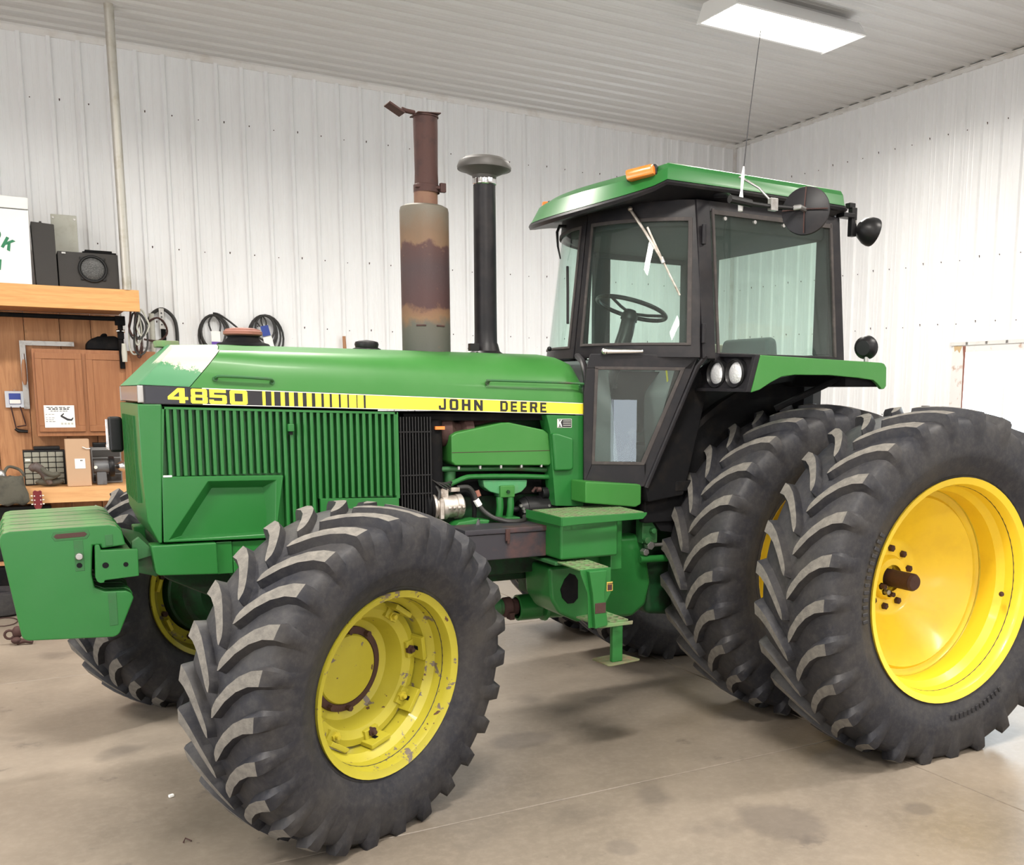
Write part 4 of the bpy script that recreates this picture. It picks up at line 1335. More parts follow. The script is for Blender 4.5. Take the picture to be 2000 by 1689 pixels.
# ---- transmission and drive line
G().box(-1.40, -.15, -.30, .30, .62, 1.22).done('transmission_housing', 'green_dark', TR, bev=.03)
G().prism([(-1.42, .93), (-1.30, 1.02), (-.95, 1.02), (-.90, .75), (-.93, .62), (-1.02, .56), (-1.40, .58)], 'xz', -.42, -.05).done('sump', 'green', TR, bev=.03, seg=3)
G().prism([(-2.35, 1.10), (-1.35, 1.10), (-1.35, .90), (-1.55, .80), (-2.0, .80), (-2.35, .86)], 'xz', -.26, .26).done('oil_pan', 'green_dark', TR, bev=.02)
G().box(-2.30, -1.30, -.40, -.27, .865, .965).done('side_frame', 'green_dark', TR, bev=.01)
g = G().cyl((-2.75, -.05, .66), (-1.80, -.05, .62), .035, n=16)
g.done('drive_shaft', 'green_dark', TR)
sh = G().lathe((-1.80, -.10, .625), (1, 0, 0), [(0, .001), (0, .05), (.10, .052), (.105, .045), (.12, .045)], 24).done('shaft_guard', 'green_dirty_and_recess', TR)
G().lathe((-1.68, -.10, .62), (1, 0, 0), [(0, .04), (.01, .055), (.05, .058), (.06, .045), (.09, .045)], 20).box(-1.66, -1.63, -.17, -.12, .56, .60).done('universal_joint', 'rust', TR, bev=.004)
G().lathe((-1.60, -.12, .615), (1, 0, 0), [(0, .06), (.005, .072), (.13, .074), (.14, .06), (.15, .06), (.155, .085), (.17, .09), (.175, .075), (.28, .08)], 28).done('shaft_guard', 'green', TR)
G().cyl((-1.45, -.28, .70), (-1.45, -.10, .72), .022, n=12).cyl((-1.49, -.25, .71), (-1.42, -.25, .70), .03, n=12).done('brake_fitting', 'green_dark', TR, bev=.004)
# scoop shaped guard behind the step
G().prism([(-1.64, .92), (-1.44, .92), (-1.36, .80), (-1.38, .66), (-1.46, .61), (-1.58, .67), (-1.63, .75)], 'xz', -.60, -.30).done('step_support', 'green', TR, bev=.02, seg=3)
g = G()
g.prism([(-1.522, .880), (-1.553, .850), (-1.577, .800), (-1.566, .755), (-1.535, .722), (-1.500, .722), (-1.475, .745), (-1.475, .840), (-1.492, .868)], 'xz', -.606, -.598)
g.done('support_opening', 'black_matte', TR, bev=.002)

# ---- steps
pf_ = G().perf((-1.695, -.84, 1.204), (.485, .03, 0), (.02, .36, 0), (0, 0, 1), 14, 9, .004, .55).done('step_plate', 'green_dust', TR, weld=True)
g = G().prism([(-1.695, 1.204), (-1.21, 1.204), (-1.215, 1.190), (-1.235, 1.172), (-1.60, 1.165), (-1.695, 1.160)], 'xz', -.845, -.835)
g.box(-1.699, -1.691, -.84, -.45, 1.160, 1.204)
g.done('step_edge', 'green', TR, bev=.003)
G().box(-1.672, -1.345, -.785, -.40, .985, 1.175).done('battery_box', 'green', TR, bev=.012, seg=3)
G().prism([(-1.45, .985), (-1.31, .985), (-1.28, .90), (-1.40, .86)], 'xz', -.60, -.50).done('box_bracket', 'green', TR, bev=.008)
G().box(-1.35, -1.28, -.72, -.60, .90, 1.17).done('box_bracket', 'green', TR, bev=.008)
# middle step
G().perf((-1.690, -1.015, .975), (.165, .02, 0), (.015, .26, 0), (0, 0, 1), 3, 5, .006, .62).done('step_plate', 'green_dust', TR, weld=True)
G().prism([(-1.692, .975), (-1.524, .975), (-1.524, .85), (-1.555, .80), (-1.60, .69), (-1.645, .69), (-1.652, .86), (-1.690, .955)], 'xz', -1.02, -1.012).done('step_hanger', 'green', TR, bev=.003)
hg = G().prism([(-1.66, .97), (-1.56, .97), (-1.575, .86), (-1.555, .70), (-1.625, .69), (-1.64, .86)], 'xz', -1.05, -1.018).done('step_hanger', 'green', TR, bev=.006)
G().box(-1.628, -1.570, -1.052, -1.049, .765, .815).done('bare_patch', 'rust', hg, bev=.001)
st_ = G().box(-1.548, -1.516, -1.0225, -1.0195, .862, .905).done('caution_sticker', mat('sticker_yellow', (.75, .48, .10), .5), hg)
G().box(-1.545, -1.519, -1.0235, -1.022, .865, .893).done('sticker_symbol', 'rust', st_)
text('sticker_text', 'CAUTION', .008, (-1.546, -1.0238, .8955), st_, 'ink', xs=.8)
G().box(-1.69, -1.55, -.76, -.40, .955, .972).done('step_arm', 'green_dirty_and_recess', TR, bev=.004)
# lower step, post and foot plate
G().perf((-1.590, -1.02, .702), (.190, .04, 0), (-.008, .21, 0), (0, 0, 1), 4, 4, .008, .66).done('step_plate', 'green_dust', TR, weld=True)
g = G().prism([(-1.593, .703), (-1.400, .703), (-1.404, .685), (-1.590, .685)], 'xz', -1.028, -1.02)
g.done('step_edge', 'green_dust', TR, bev=.003)
G().box(-1.455, -1.395, -.925, -.895, .475, .70).done('step_post', 'green', TR, bev=.006)
G().prism([(-1.508, -.815), (-1.500, -.955), (-1.485, -.965), (-1.305, -.938), (-1.295, -.925), (-1.325, -.79), (-1.34, -.782), (-1.49, -.80)], 'xy', .468, .476).done('foot_plate', mat('muddy_step', (.13, .14, .07), .8, dirt=(.20, .12, .075), dscale=22, bmp=.4), TR, bev=.003)
# toolbox
tbx = G().box(-2.10, -1.668, -.625, -.42, .985, 1.112).done('toolbox', 'toolbox', TR, bev=.006)
G().box(-2.108, -1.664, -.632, -.415, 1.113, 1.140).done('toolbox_lid', 'toolbox', tbx, bev=.005)
G().box(-1.897, -1.873, -.640, -.625, 1.075, 1.135).box(-1.891, -1.879, -.646, -.635, 1.062, 1.085).done('toolbox_latch', 'rust', tbx, bev=.004)

# ---- cab
CX, RT, RL = -.44, .71, .80          # plan circle of the curved front; radius at roof and at sill


def cab_r(z): return RL + (RT - RL) * (z - 2.0) / .75


def cab_pt(a, z, off=0.0):
    """a: angle from straight ahead (-x), negative = near side"""
    r_ = cab_r(z) + off
    return Vector((CX - r_ * cos(a), r_ * sin(a), z))


A0, A1 = radians(-9), radians(-62.5)     # door: front post to hinge post


def arc_panel(g, a0, a1, z0, z1, o0, o1, n=16, zfun=None, mi=0):
    """curved slab between two angles and two heights, offsets o0 (inner) o1 (outer)"""
    R = []
    for i in range(n + 1):
        a = a0 + (a1 - a0) * i / n
        R.append([cab_pt(a, z0, o0), cab_pt(a, z0, o1), cab_pt(a, z1, o1), cab_pt(a, z1, o0)])
    return g.rings(R, mi=mi)


# door frame (upper, curved)
ZS, ZT = 2.035, 2.775
g = G()
arc_panel(g, A0, A1, 1.985, 2.050, -.02, .012)
arc_panel(g, A0, A1, 2.70, 2.80, -.02, .012)
arc_panel(g, A0, A0 - radians(3.5), 2.04, 2.71, -.02, .012, 3)
arc_panel(g, A1 + radians(3.8), A1, 2.04, 2.71, -.02, .012, 3)
door = g.done('cab_door', 'black', TR, bev=.004, seg=2)
g = G()
arc_panel(g, A0 - radians(3.2), A1 + radians(3.5), 2.048, 2.062, .008, .018)
arc_panel(g, A0 - radians(3.2), A1 + radians(3.5), 2.688, 2.708, .008, .018)
arc_panel(g, A0 - radians(3.2), A0 - radians(4.4), 2.05, 2.70, .008, .018, 2)
arc_panel(g, A1 + radians(5.2), A1 + radians(3.4), 2.05, 2.70, .008, .018, 2)
g.done('glass_seal', 'seal', door, bev=.003)
g = G()
arc_panel(g, A0 - radians(3), A1 + radians(3.5), 2.05, 2.70, .000, .005, 24)
g.done('door_glass', 'glass', door)
# lower door: plane from front corner beside the hood to the hinge line
def dl(x): return -.425 - (x + 1.345) * .44      # plan line of the lower door


def ldoor(poly, d0, d1, g, mi=0):
    """poly in (x,z) placed on the lower door plane, offset d outward"""
    n = len(poly)
    nx, ny = Vector((-.44, -1, 0)).normalized()[:2]
    vs = [(x_ + nx * d, dl(x_) + ny * d, z_) for d in (d0, d1) for x_, z_ in poly]
    fs = [tuple(range(n)), tuple(range(2 * n - 1, n - 1, -1))] + [(i, i + n, (i + 1) % n + n, (i + 1) % n) for i in range(n)]
    return g.add(vs, fs, mi)


# frame bars of the lower door
g = G()
ldoor([(-1.315, 2.0), (-.790, 2.0), (-.825, 1.925), (-1.335, 1.925)], -.02, .012, g)
ldoor([(-1.335, 1.925), (-1.285, 1.925), (-1.300, 1.44), (-1.345, 1.31), (-1.348, 1.80)], -.02, .012, g)
ldoor([(-1.345, 1.31), (-1.045, 1.305), (-1.035, 1.43), (-1.300, 1.44)], -.02, .012, g)
ldoor([(-1.045, 1.305), (-.790, 2.0), (-.865, 1.93), (-1.055, 1.43)], -.02, .012, g)
g.done('door_lower_frame', 'black', door, bev=.004)
g = G()
for q in ([(-1.295, 1.935), (-.855, 1.935), (-.862, 1.918), (-1.295, 1.918)], [(-1.295, 1.93), (-1.278, 1.93), (-1.293, 1.43), (-1.308, 1.43)],
          [(-1.308, 1.44), (-1.045, 1.436), (-1.05, 1.420), (-1.308, 1.423)], [(-.855, 1.935), (-.878, 1.925), (-1.068, 1.435), (-1.045, 1.43)]):
    ldoor(q, .010, .018, g)
g.done('glass_seal', 'seal', door, bev=.003)
g = G()
ldoor([(-1.290, 1.93), (-.86, 1.93), (-1.05, 1.43), (-1.302, 1.43)], -.002, .004, g)
g.done('door_glass', 'glass', door)
g = G()
p0, p1 = Vector((-1.262, dl(-1.262) - .035, 2.012)), Vector((-1.085, dl(-1.085) - .035, 2.015))
g.tube([p0, p0.lerp(p1, .3), p0.lerp(p1, .7), p1], [.017, .014, .013, .010], 14)
g.ball(p0, .020, n=12).ball(p1, .0105, n=10)
g.done('door_handle', 'chrome', door)
# front post continues beside hood (black curved frame)
G().tube([(-1.225, -.13, 2.0), (-1.26, -.22, 1.985), (-1.30, -.33, 1.955), (-1.325, -.41, 1.88), (-1.330, -.425, 1.78), (-1.328, -.425, 1.31)], .018, 10, smooth=4).done('door_edge', 'black', door)
for zz in (2.57, 2.06):
    p = cab_pt(A1 - radians(1.2), zz, .014)
    G().cyl(p, p + Vector((.0, 0, .10)), .013, n=12).done('door_hinge', 'black', door, bev=.003)

# windshield: one curved pane from the door post round to the far side
B1 = radians(66)
g = G()
arc_panel(g, A0 + radians(.6), B1, 1.985, 2.045, -.02, .012, 20)
arc_panel(g, A0 + radians(.6), B1, 2.70, 2.80, -.02, .012, 20)
arc_panel(g, A0 + radians(.6), A0 + radians(4.0), 2.04, 2.71, -.02, .012, 3)
arc_panel(g, B1 - radians(4), B1, 2.04, 2.71, -.02, .012, 3)
ws = g.done('windshield_frame', 'black', TR, bev=.004)
g = G()
arc_panel(g, A0 + radians(3.6), B1 - radians(3.5), 2.040, 2.053, .008, .018, 20)
arc_panel(g, A0 + radians(3.6), B1 - radians(3.5), 2.688, 2.706, .008, .018, 20)
arc_panel(g, A0 + radians(3.6), A0 + radians(4.8), 2.05, 2.70, .008, .018, 2)
g.done('glass_seal', 'seal', ws, bev=.003)
g = G()
arc_panel(g, A0 + radians(3.6), B1 - radians(3.6), 2.04, 2.70, .0, .005, 30)
g.done('windshield', 'glass', ws)
# B posts, C posts, sills, side and rear panes
def yb(z): return cab_r(z) * sin(radians(62.5)) + .012


for s_ in (-1, 1):
    def sp_quad(xa, xb, z0, z1, d0, d1, g, sl=0.0):
        R = []
        for z in (z0, z1):
            yy = s_ * yb(z)
            R.append([(xa, yy - s_ * d0, z), (xb, yy - s_ * d0, z), (xb, yy - s_ * d1, z), (xa, yy - s_ * d1, z)])
        return g.rings(R)
    g = G()
    sp_quad(-.800, -.715, 1.98, 2.80, 0, .05, g)
    g.done('cab_post', 'black', TR, bev=.006)
    g = G()
    sp_quad(.135, .20, 1.97, 2.80, 0, .06, g)
    g.done('cab_post', 'black', TR, bev=.008)
    for z0_, z1_ in ((2.745, 2.80), (1.97, 2.015)):
        g = G()
        sp_quad(-.72, .14, z0_, z1_, 0, .04, g)
        g.done('side_window_frame', 'black', TR, bev=.004)
    g = G()
    sp_quad(-.705, -.690, 2.01, 2.76, -.006, .01, g)
    sp_quad(.118, .136, 2.01, 2.76, -.006, .01, g)
    sp_quad(-.70, .13, 2.730, 2.755, -.006, .01, g)
    g.done('glass_seal', 'seal', TR, bev=.003)
    g = G()
    sp_quad(-.715, .135, 2.01, 2.75, .004, .010, g)
    sg = g.done('side_window', 'glass', TR)
    if s_ < 0:
        for k in range(4):
            xx = -.62 + k * .20
            G().cyl((xx, -yb(2.715) - .004, 2.715), (xx, -yb(2.715) + .01, 2.715), .010, n=10).done('clip', 'steel', sg)
    # cab lower side (dark) down beside the fender
g = G()
g.box(.15, .20, -.60, .60, 2.755, 2.80).box(.15, .20, -.62, .62, 1.95, 2.03)
g.box(.15, .20, -.62, -.50, 2.03, 2.76).box(.15, .20, .50, .62, 2.03, 2.76)
g.done('rear_window_frame', 'dark_int', TR, bev=.005)
G().box(.172, .178, -.51, .51, 2.02, 2.77).done('rear_window', 'glass', TR)
# interior: headliner, inner window surrounds, floor, console, seat, steering
hp = [(cab_pt(radians(a_), 2.7, -.05).x, cab_pt(radians(a_), 2.7, -.05).y) for a_ in range(-62, 63, 8)] + [(.15, .58), (.15, -.58)]
g = G().prism(hp, 'xy', 2.668, 2.79)
g.done('headliner', 'dark_int', TR, bev=.03)
g = G().box(-.72, .15, .56, .60, 2.64, 2.75).box(-.72, -.60, .57, .61, 2.05, 2.75)
g.box(-.05, .16, .53, .60, 2.0, 2.75)
g.done('inner_trim', 'dark_int', TR, bev=.01)
G().prism([(-1.20, -.30), (-1.20, .30), (-1.0, .58), (.14, .58), (.14, -.58), (-.85, -.58), (-1.05, -.46)], 'xy', 1.27, 1.33).done('cab_floor', 'black_matte', TR, bev=.01)
G().prism([(-1.22, 1.30), (-1.19, 1.95), (-1.08, 1.99), (-1.02, 1.60), (-.98, 1.30)], 'xz', -.22, .30).done('dash_console', 'grey_int', TR, bev=.03, seg=3)
G().prism([(-.40, 1.32), (.13, 1.32), (.13, 1.98), (-.25, 1.98), (-.40, 1.80)], 'xz', .22, .56).done('side_console', 'grey_int', TR, bev=.03, seg=3)
G().prism([(-.80, 1.95), (.13, 1.98), (.13, 1.30), (-.95, 1.30)], 'xz', .56, .62).done('cab_side_wall', 'grey_int', TR)
G().box(.10, .16, -.58, .58, 1.30, 2.0).done('cab_rear_wall', 'grey_int', TR)
SW = Vector((-.795, 0, 2.285))
tl_ = Vector((.30, 0, 1)).normalized()
sx_ = Vector((1, 0, -.30)).normalized()
sy_ = Vector((0, 1, 0))
tl_ = sx_.cross(sy_)
ring = [SW + sx_ * .205 * cos(2 * pi * k / 40) + sy_ * .205 * sin(2 * pi * k / 40) for k in range(40)]
sw = G().tube(ring, .0125, 10, closed=True).done('steering_wheel', 'black_plastic', TR)
g = G()
for a in (radians(80), radians(200), radians(320)):
    g.tube([SW - tl_ * .03, SW + (sx_ * cos(a) + sy_ * sin(a)) * .10 - tl_ * .02, SW + (sx_ * cos(a) + sy_ * sin(a)) * .20], .009, 8)
g.lathe(SW - tl_ * .07, tl_, [(0, .05), (.03, .048), (.06, .03), (.065, .001)], 20)
g.done('wheel_spoke', 'black_plastic', sw)
G().tube([SW - tl_ * .05, SW - tl_ * .22, SW - tl_ * .5 + Vector((-.06, 0, 0)), Vector((-1.06, 0, 1.60))], [.042, .046, .06, .08], 16, smooth=3).done('steering_column', 'black_plastic', TR)
seat = G().prism([(-.42, 1.62), (.02, 1.60), (.04, 1.74), (-.40, 1.78)], 'xz', -.24, .24).done('seat', 'fabric', TR, bev=.04, seg=3)
G().prism([(-.02, 1.70), (.10, 1.70), (.13, 1.96), (.11, 2.14), (.04, 2.15), (.00, 1.96)], 'xz', -.24, .24).done('seat_backrest', 'fabric', seat, bev=.035, seg=3)
G().box(-.30, .05, -.31, -.25, 1.86, 1.93).done('armrest', 'fabric', seat, bev=.02)
G().cyl((-.18, 0, 1.33), (-.18, 0, 1.62), .07, n=16).done('seat_pedestal', 'black_matte', seat)
G().box(.02, .13, .28, .34, 1.98, 2.12).done('speaker_pod', 'tan', TR, bev=.015)
for k, xx in enumerate((-.95, -.88, -.80)):
    g = G().tube([(xx, .12 - .1 * k, 1.32), (xx - .03, .12 - .1 * k, 1.50), (xx + .01, .12 - .1 * k, 1.62)], .010, 8)
    g.box(xx - .03, xx + .03, .08 - .1 * k, .17 - .1 * k, 1.50, 1.52)
    g.done('pedal', 'black_matte', TR)
for k in range(3):
    g = G().tube([(-.33 + .08 * k, .30, 1.85), (-.36 + .08 * k, .29, 2.00)], .006, 8).ball((-.36 + .08 * k, .29, 2.01), .014, n=10)
    g.done('control_lever', ['yellow_decal', 'black_plastic', 'orange'][k], TR)

# door wipers
wp = G().tube([cab_pt(radians(-33), 2.755, .03), cab_pt(radians(-40), 2.64, .05), cab_pt(radians(-47.5), 2.485, .035)], .0075, 8)
wp.ball(cab_pt(radians(-33), 2.757, .03), .013, n=10)
wp = wp.done('door_wiper', 'alu', door)
G().tube([cab_pt(radians(-41.2), 2.655, .045), cab_pt(radians(-47.5), 2.485, .028), cab_pt(radians(-54.5), 2.305, .018)], .006, 6).done('wiper_blade', 'alu', wp)
G().tube([cab_pt(radians(-47), 2.50, .03), cab_pt(radians(-48), 2.47, .03)], .011, 8).done('wiper_pivot', 'steel', wp)
w2 = G().tube([cab_pt(radians(12), 2.735, .01), cab_pt(radians(12), 2.735, .05), cab_pt(radians(12), 2.70, .06), cab_pt(radians(11), 2.62, .05), cab_pt(radians(10), 2.55, .03)], [.009, .009, .008, .006, .004], 8)
w2.done('front_wiper_arm', 'black_plastic', ws)
G().tube([cab_pt(radians(4), 2.50, .012), cab_pt(radians(1), 2.36, .012), cab_pt(radians(-2), 2.18, .012)], .008, 6).done('front_wiper_blade', 'black_plastic', ws)
G().ball((-1.27, .12, 2.045), .014, n=10).done('washer_nozzle', 'black_plastic', ws)

# ---- roof
def roof_out(off, zoff, zf, fo=0.0):
    """plan outline of the roof as one ring; front drops with distance ahead of the corners"""
    pts = []
    for k in range(0, 25):
        a = radians(-50 + 100 * k / 24)
        t = max(0, (cos(a) - cos(radians(50))) / (1 - cos(radians(50)))) ** 0.75
        R_ = .905 + off - fo * t
        pts.append((CX - R_ * cos(a), R_ * sin(a), 2.853 + zoff - zf * t))
    for (x_, y_) in ((-.6, .705 + off), (-.1, .70 + off), (.18, .69 + off), (.215 + off, .66 + off)):
        pts.append((x_, y_, 2.853 + zoff - .01 * (x_ + 1) * .8))
    for (x_, y_) in ((.215 + off, -.66 - off), (.18, -.69 - off), (-.1, -.70 - off), (-.6, -.705 - off)):
        pts.append((x_, y_, 2.853 + zoff - .01 * (x_ + 1) * .8))
    return pts


rg = [roof_out(-.02, .008, .118), roof_out(.001, .010, .118), roof_out(-.004, .022, .112, .01), roof_out(-.014, .068, .075, .05)]
rg += [roof_out(-.034, .094, .046, .12), roof_out(-.070, .106, .024, .19), roof_out(-.20, .114, .008, .16), roof_out(-.45, .122, 0)]
roof = G().rings(rg).done('cab_roof', 'green', TR, angle=24)
# black lower shell with a lip, underside rising to the cab wall
sh_ = [roof_out(-.03, .006, .118), roof_out(.004, .006, .118), roof_out(.010, -.004, .122), roof_out(.002, -.016, .128), roof_out(-.03, -.018, .122)]
ring_in = []
for k in range(25):
    a = radians(-50 + 100 * k / 24)
    ring_in.append(tuple(cab_pt(a, 2.79, .0)))
n_ = [(-.6, yb(2.79)), (-.1, yb(2.79)), (.15, yb(2.79)), (.19, yb(2.79) - .03)]
ring_in += [(x_, y_, 2.80) for x_, y_ in n_] + [(x_, -y_, 2.80) for x_, y_ in reversed(n_)]
sh_.append(ring_in)
G().rings(sh_).done('roof_underside', 'black', roof, angle=30)
# amber warning lamps
for (a, zz, lr) in ((-41, 2.905, .872), (33, 2.895, .785)):
    a = radians(a)
    ct = Vector((CX - lr * cos(a), lr * sin(a), zz))
    X_ = Vector((sin(a), cos(a), .17 * (-1 if a < 0 else 1))).normalized()
    Y_ = Vector((-cos(a), sin(a), 0))
    Z_ = X_.cross(Y_) * (-1)
    bs_ = G().obox(ct - Z_ * .0 + Y_ * -.012, (X_, Y_, Z_), .165, .05, .052).done('lamp_base', 'black_plastic', roof, bev=.006)
    lg_ = G().obox(ct + Y_ * .018 + Z_ * .004, (X_, Y_, Z_), .15, .065, .054).done('amber_lamp', 'orange', roof, bev=.014, seg=2)
# decal on the roof corner
a = radians(-50)
# mirror arm, antenna, mirror
arm = G().tube([(-.80, -.96, 2.738), (-.60, -.96, 2.735), (-.40, -.96, 2.742)], .011, 10).tube([(-.83, -.96, 2.745), (-.70, -.96, 2.737)], .020, 10)
arm.tube([(-.80, -.96, 2.738), (-.72, -.80, 2.80), (-.70, -.66, 2.82)], .012, 8)
arm = arm.done('mirror_arm', 'black_plastic', TR)
G().tube([(-.555, -.965, 2.745), (-.60, -.90, 2.83), (-.64, -.82, 2.885), (-.62, -.76, 2.905)], .0065, 8).box(-.58, -.535, -.975, -.945, 2.715, 2.775).done('arm_brace', 'steel', arm, bev=.002)
mr = Vector((-.345, -.965, 2.735))
nm_ = Vector((-.80, -.58, .10)).normalized()
md = G().lathe(mr - nm_ * .008, nm_, [(0, .001), (0, .118), (.006, .125), (.014, .122), (.024, .085), (.030, .03), (.031, .001)], 40).done('mirror', 'black', arm, angle=30)
X_ = Vector((0, 0, 1)); Y_ = nm_.cross(X_).normalized(); X_ = Y_.cross(nm_)
for a in (0, pi / 2):
    d_ = X_ * cos(a) + Y_ * sin(a)
    G().tube([mr + nm_ * .020 - d_ * .118, mr + nm_ * .032, mr + nm_ * .020 + d_ * .118], .0035, 6, smooth=4).done('mirror_rib', 'rust', md)
G().tube([mr + nm_ * .02, mr + nm_ * .06 + Vector((-.02, 0, 0)), (-.42, -.965, 2.742)], .014, 8).done('mirror_pivot', 'steel', md)
an = G().tube([(-.740, -.93, 2.70), (-.738, -.93, 2.745), (-.735, -.93, 2.80), (-.730, -.93, 2.87), (-.726, -.93, 2.915)], [.012, .014, .006, .009, .004], 10).done('antenna_base', 'white_paint', arm)
G().tube([(-.726, -.93, 2.90), (-.70, -.93, 3.15), (-.645, -.93, 3.56), (-.633, -.93, 3.64)], [.0028, .0024, .002, .0015], 6, smooth=3).done('antenna_whip', 'ink', an)
# rear work lamp on the roof corner
G().box(.20, .29, -.67, -.60, 2.80, 2.825).box(.27, .31, -.66, -.625, 2.70, 2.86).box(.255, .30, -.655, -.615, 2.855, 2.885).done('lamp_bracket', 'black_plastic', TR, bev=.004)
dd = Vector((.90, -.25, -.28)).normalized()
wl_ = G().lathe(Vector((.31, -.675, 2.752)), dd, [(0, .001), (0, .03), (.02, .058), (.06, .078), (.085, .082), (.10, .080), (.105, .001)], 28).done('work_lamp', 'black_plastic', TR, angle=30)
G().tube([(.285, -.64, 2.72), (.31, -.65, 2.75), (.30, -.66, 2.79)], .006, 6).done('lamp_wire', 'steel', wl_)

# ---- fenders with headlamps
FTOP = [(-.665, 1.995), (.185, 1.976), (.205, 1.970), (.222, 1.950), (.226, 1.850), (.212, 1.834), (.190, 1.832), (.160, 1.860), (.125, 1.880), (.016, 1.890), (-.189, 1.901), (-.432, 1.899), (-.520, 1.888), (-.590, 1.858), (-.662, 1.820), (-.715, 1.806)]
for s_ in (-1, 1):
    ya, yb_ = sorted((s_ * 1.03, s_ * 1.005))
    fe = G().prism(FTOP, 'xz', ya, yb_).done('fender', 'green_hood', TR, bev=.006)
    # top skin and inner curved underside (black)
    y0_, y1_ = sorted((s_ * 1.015, s_ * .66))
    G().prism([(-.665, 1.995), (.185, 1.976), (.215, 1.965), (.215, 1.93), (-.66, 1.95)], 'xz', y0_, y1_).done('fender_top', 'green_hood', fe, bev=.008)
    arcp, arci = [], []
    for k in range(15):
        a = radians(172 - 78 * k / 14)
        arcp.append((.02 + 1.10 * cos(a), RZ + 1.06 * sin(a)))
        arci.append((.02 + 1.07 * cos(a), RZ + 1.03 * sin(a)))
    y0_, y1_ = sorted((s_ * .50, s_ * .47))
    G().prism([(-1.02, 1.20), (-1.0, 1.33), (-.80, 1.94), (.12, 1.94), (.16, 1.80), (.10, 1.50), (.0, 1.05), (-.2, .98), (-.6, 1.0), (-.9, 1.05)], 'xz', y0_, y1_).done('fender_inner', 'black_matte', fe)
    y0_, y1_ = sorted((s_ * .56, s_ * .48))
    G().rings([[(x_, y0_, z_), (x_, y1_, z_), (xi, y1_, zi), (xi, y0_, zi)] for (x_, z_), (xi, zi) in list(zip(arcp, arci))[5:]]).done('fender_arch', 'black_matte', fe, angle=50)
    # headlamp housing
    yo, yi = s_ * 1.03, s_ * .565
    def fq(y, z):   # tilted front plane
        return (-.665 - (1.995 - z) * .27, y, z)
    if s_ < 0:
        # outer contour: trapezoid whose inner side slopes with the cab post
        oc = [(-1.03, 1.995), (-.70, 2.008), (-.60, 1.955), (-.40, 1.815), (-1.025, 1.808)]
    else:
        oc = [(1.03, 1.995), (.70, 2.008), (.60, 1.955), (.40, 1.815), (1.025, 1.808)]
    cyc = sum(p[0] for p in oc) / 5; czc = sum(p[1] for p in oc) / 5
    ic = [(cyc + (p[0] - cyc) * .90, czc + (p[1] - czc) * .84) for p in oc]
    n5 = 5
    g = G()
    R = [[fq(y, z) for y, z in oc], [(fq(y, z)[0] - .03, y, z) for y, z in oc], [(fq(y, z)[0] - .03, y, z) for y, z in ic], [(fq(y, z)[0] + .08, y, z) for y, z in ic], [(fq(y, z)[0] + .09, y, z) for y, z in ic]]
    g.rings(R)
    hl = g.done('headlamp_housing', 'black', fe, bev=.005)
    for (yy, big) in ((.712, 1), (.875, 0)):
        c_ = Vector((-.695, s_ * yy, 1.902))
        G().lathe(c_, (1, 0, 0), [(0.03, .001), (.03, .056), (-.012, .064), (-.020, .070), (-.012, .078), (.05, .074), (.05, .001)], 36).done('lamp_bezel', 'black_plastic', hl, angle=40)
        G().lathe(c_, (1, 0, 0), [(-.016, .001), (-.014, .03), (-.008, .052), (.0, .060), (.01, .060), (.01, .001)], 32).done('headlamp', 'mirror', hl)
    # diagonal strut under the fender and dark box behind
    G().tube([(-.30, s_ * .72, 1.72), (-.02, s_ * .95, 1.90)], .018, 8).done('fender_strut', 'black_matte', fe)
    y0_, y1_ = sorted((s_ * 1.0, s_ * .5))
    G().box(-.05, .20, y0_, y1_, 1.845, 1.95).done('fender_box', 'black_matte', fe, bev=.01)
    G().box(.205, .232, y0_ if s_ < 0 else y0_, y1_ + (.0), 1.845, 1.965).done('fender_end', 'black_plastic', fe, bev=.008)
# lamp on near fender
fl = G().cyl((.145, -.95, 1.975), (.145, -.95, 2.015), .014, n=12).done('fender_lamp', 'steel', TR)
G().lathe((.115, -.95, 2.055), (Vector((1, .35, .12))), [(0, .001), (0, .040), (.02, .062), (.05, .066), (.055, .058), (.056, .001)], 28).done('lamp_shell', 'black_plastic', fl, angle=40)
# lower cab body and dark side skirt down to the green step fairing
G().prism([(-1.05, 1.30), (-.80, 1.97), (-.72, 1.99), (-.66, 1.80), (-.80, 1.25), (-1.03, 1.22)], 'xz', -.575, -.50).done('cab_skirt', 'black_matte', TR, bev=.01)
g = G().tube([(-.775, -.72, 2.0), (-.80, -.675, 1.94), (-1.045, -.575, 1.30)], .014, 8)
g.done('door_sill_rail', 'black', TR)
# step fairing (green) below the door
G().prism([(-1.41, 1.345), (-1.105, 1.322), (-1.065, 1.318), (-1.065, 1.21), (-1.10, 1.196), (-1.41, 1.232)], 'xz', -.56, -.40).done('door_fairing', 'green_hood', TR, bev=.010)
G().box(-1.02, -.60, -.52, -.46, 1.10, 1.32).done('cab_mount', 'black_matte', TR, bev=.01)
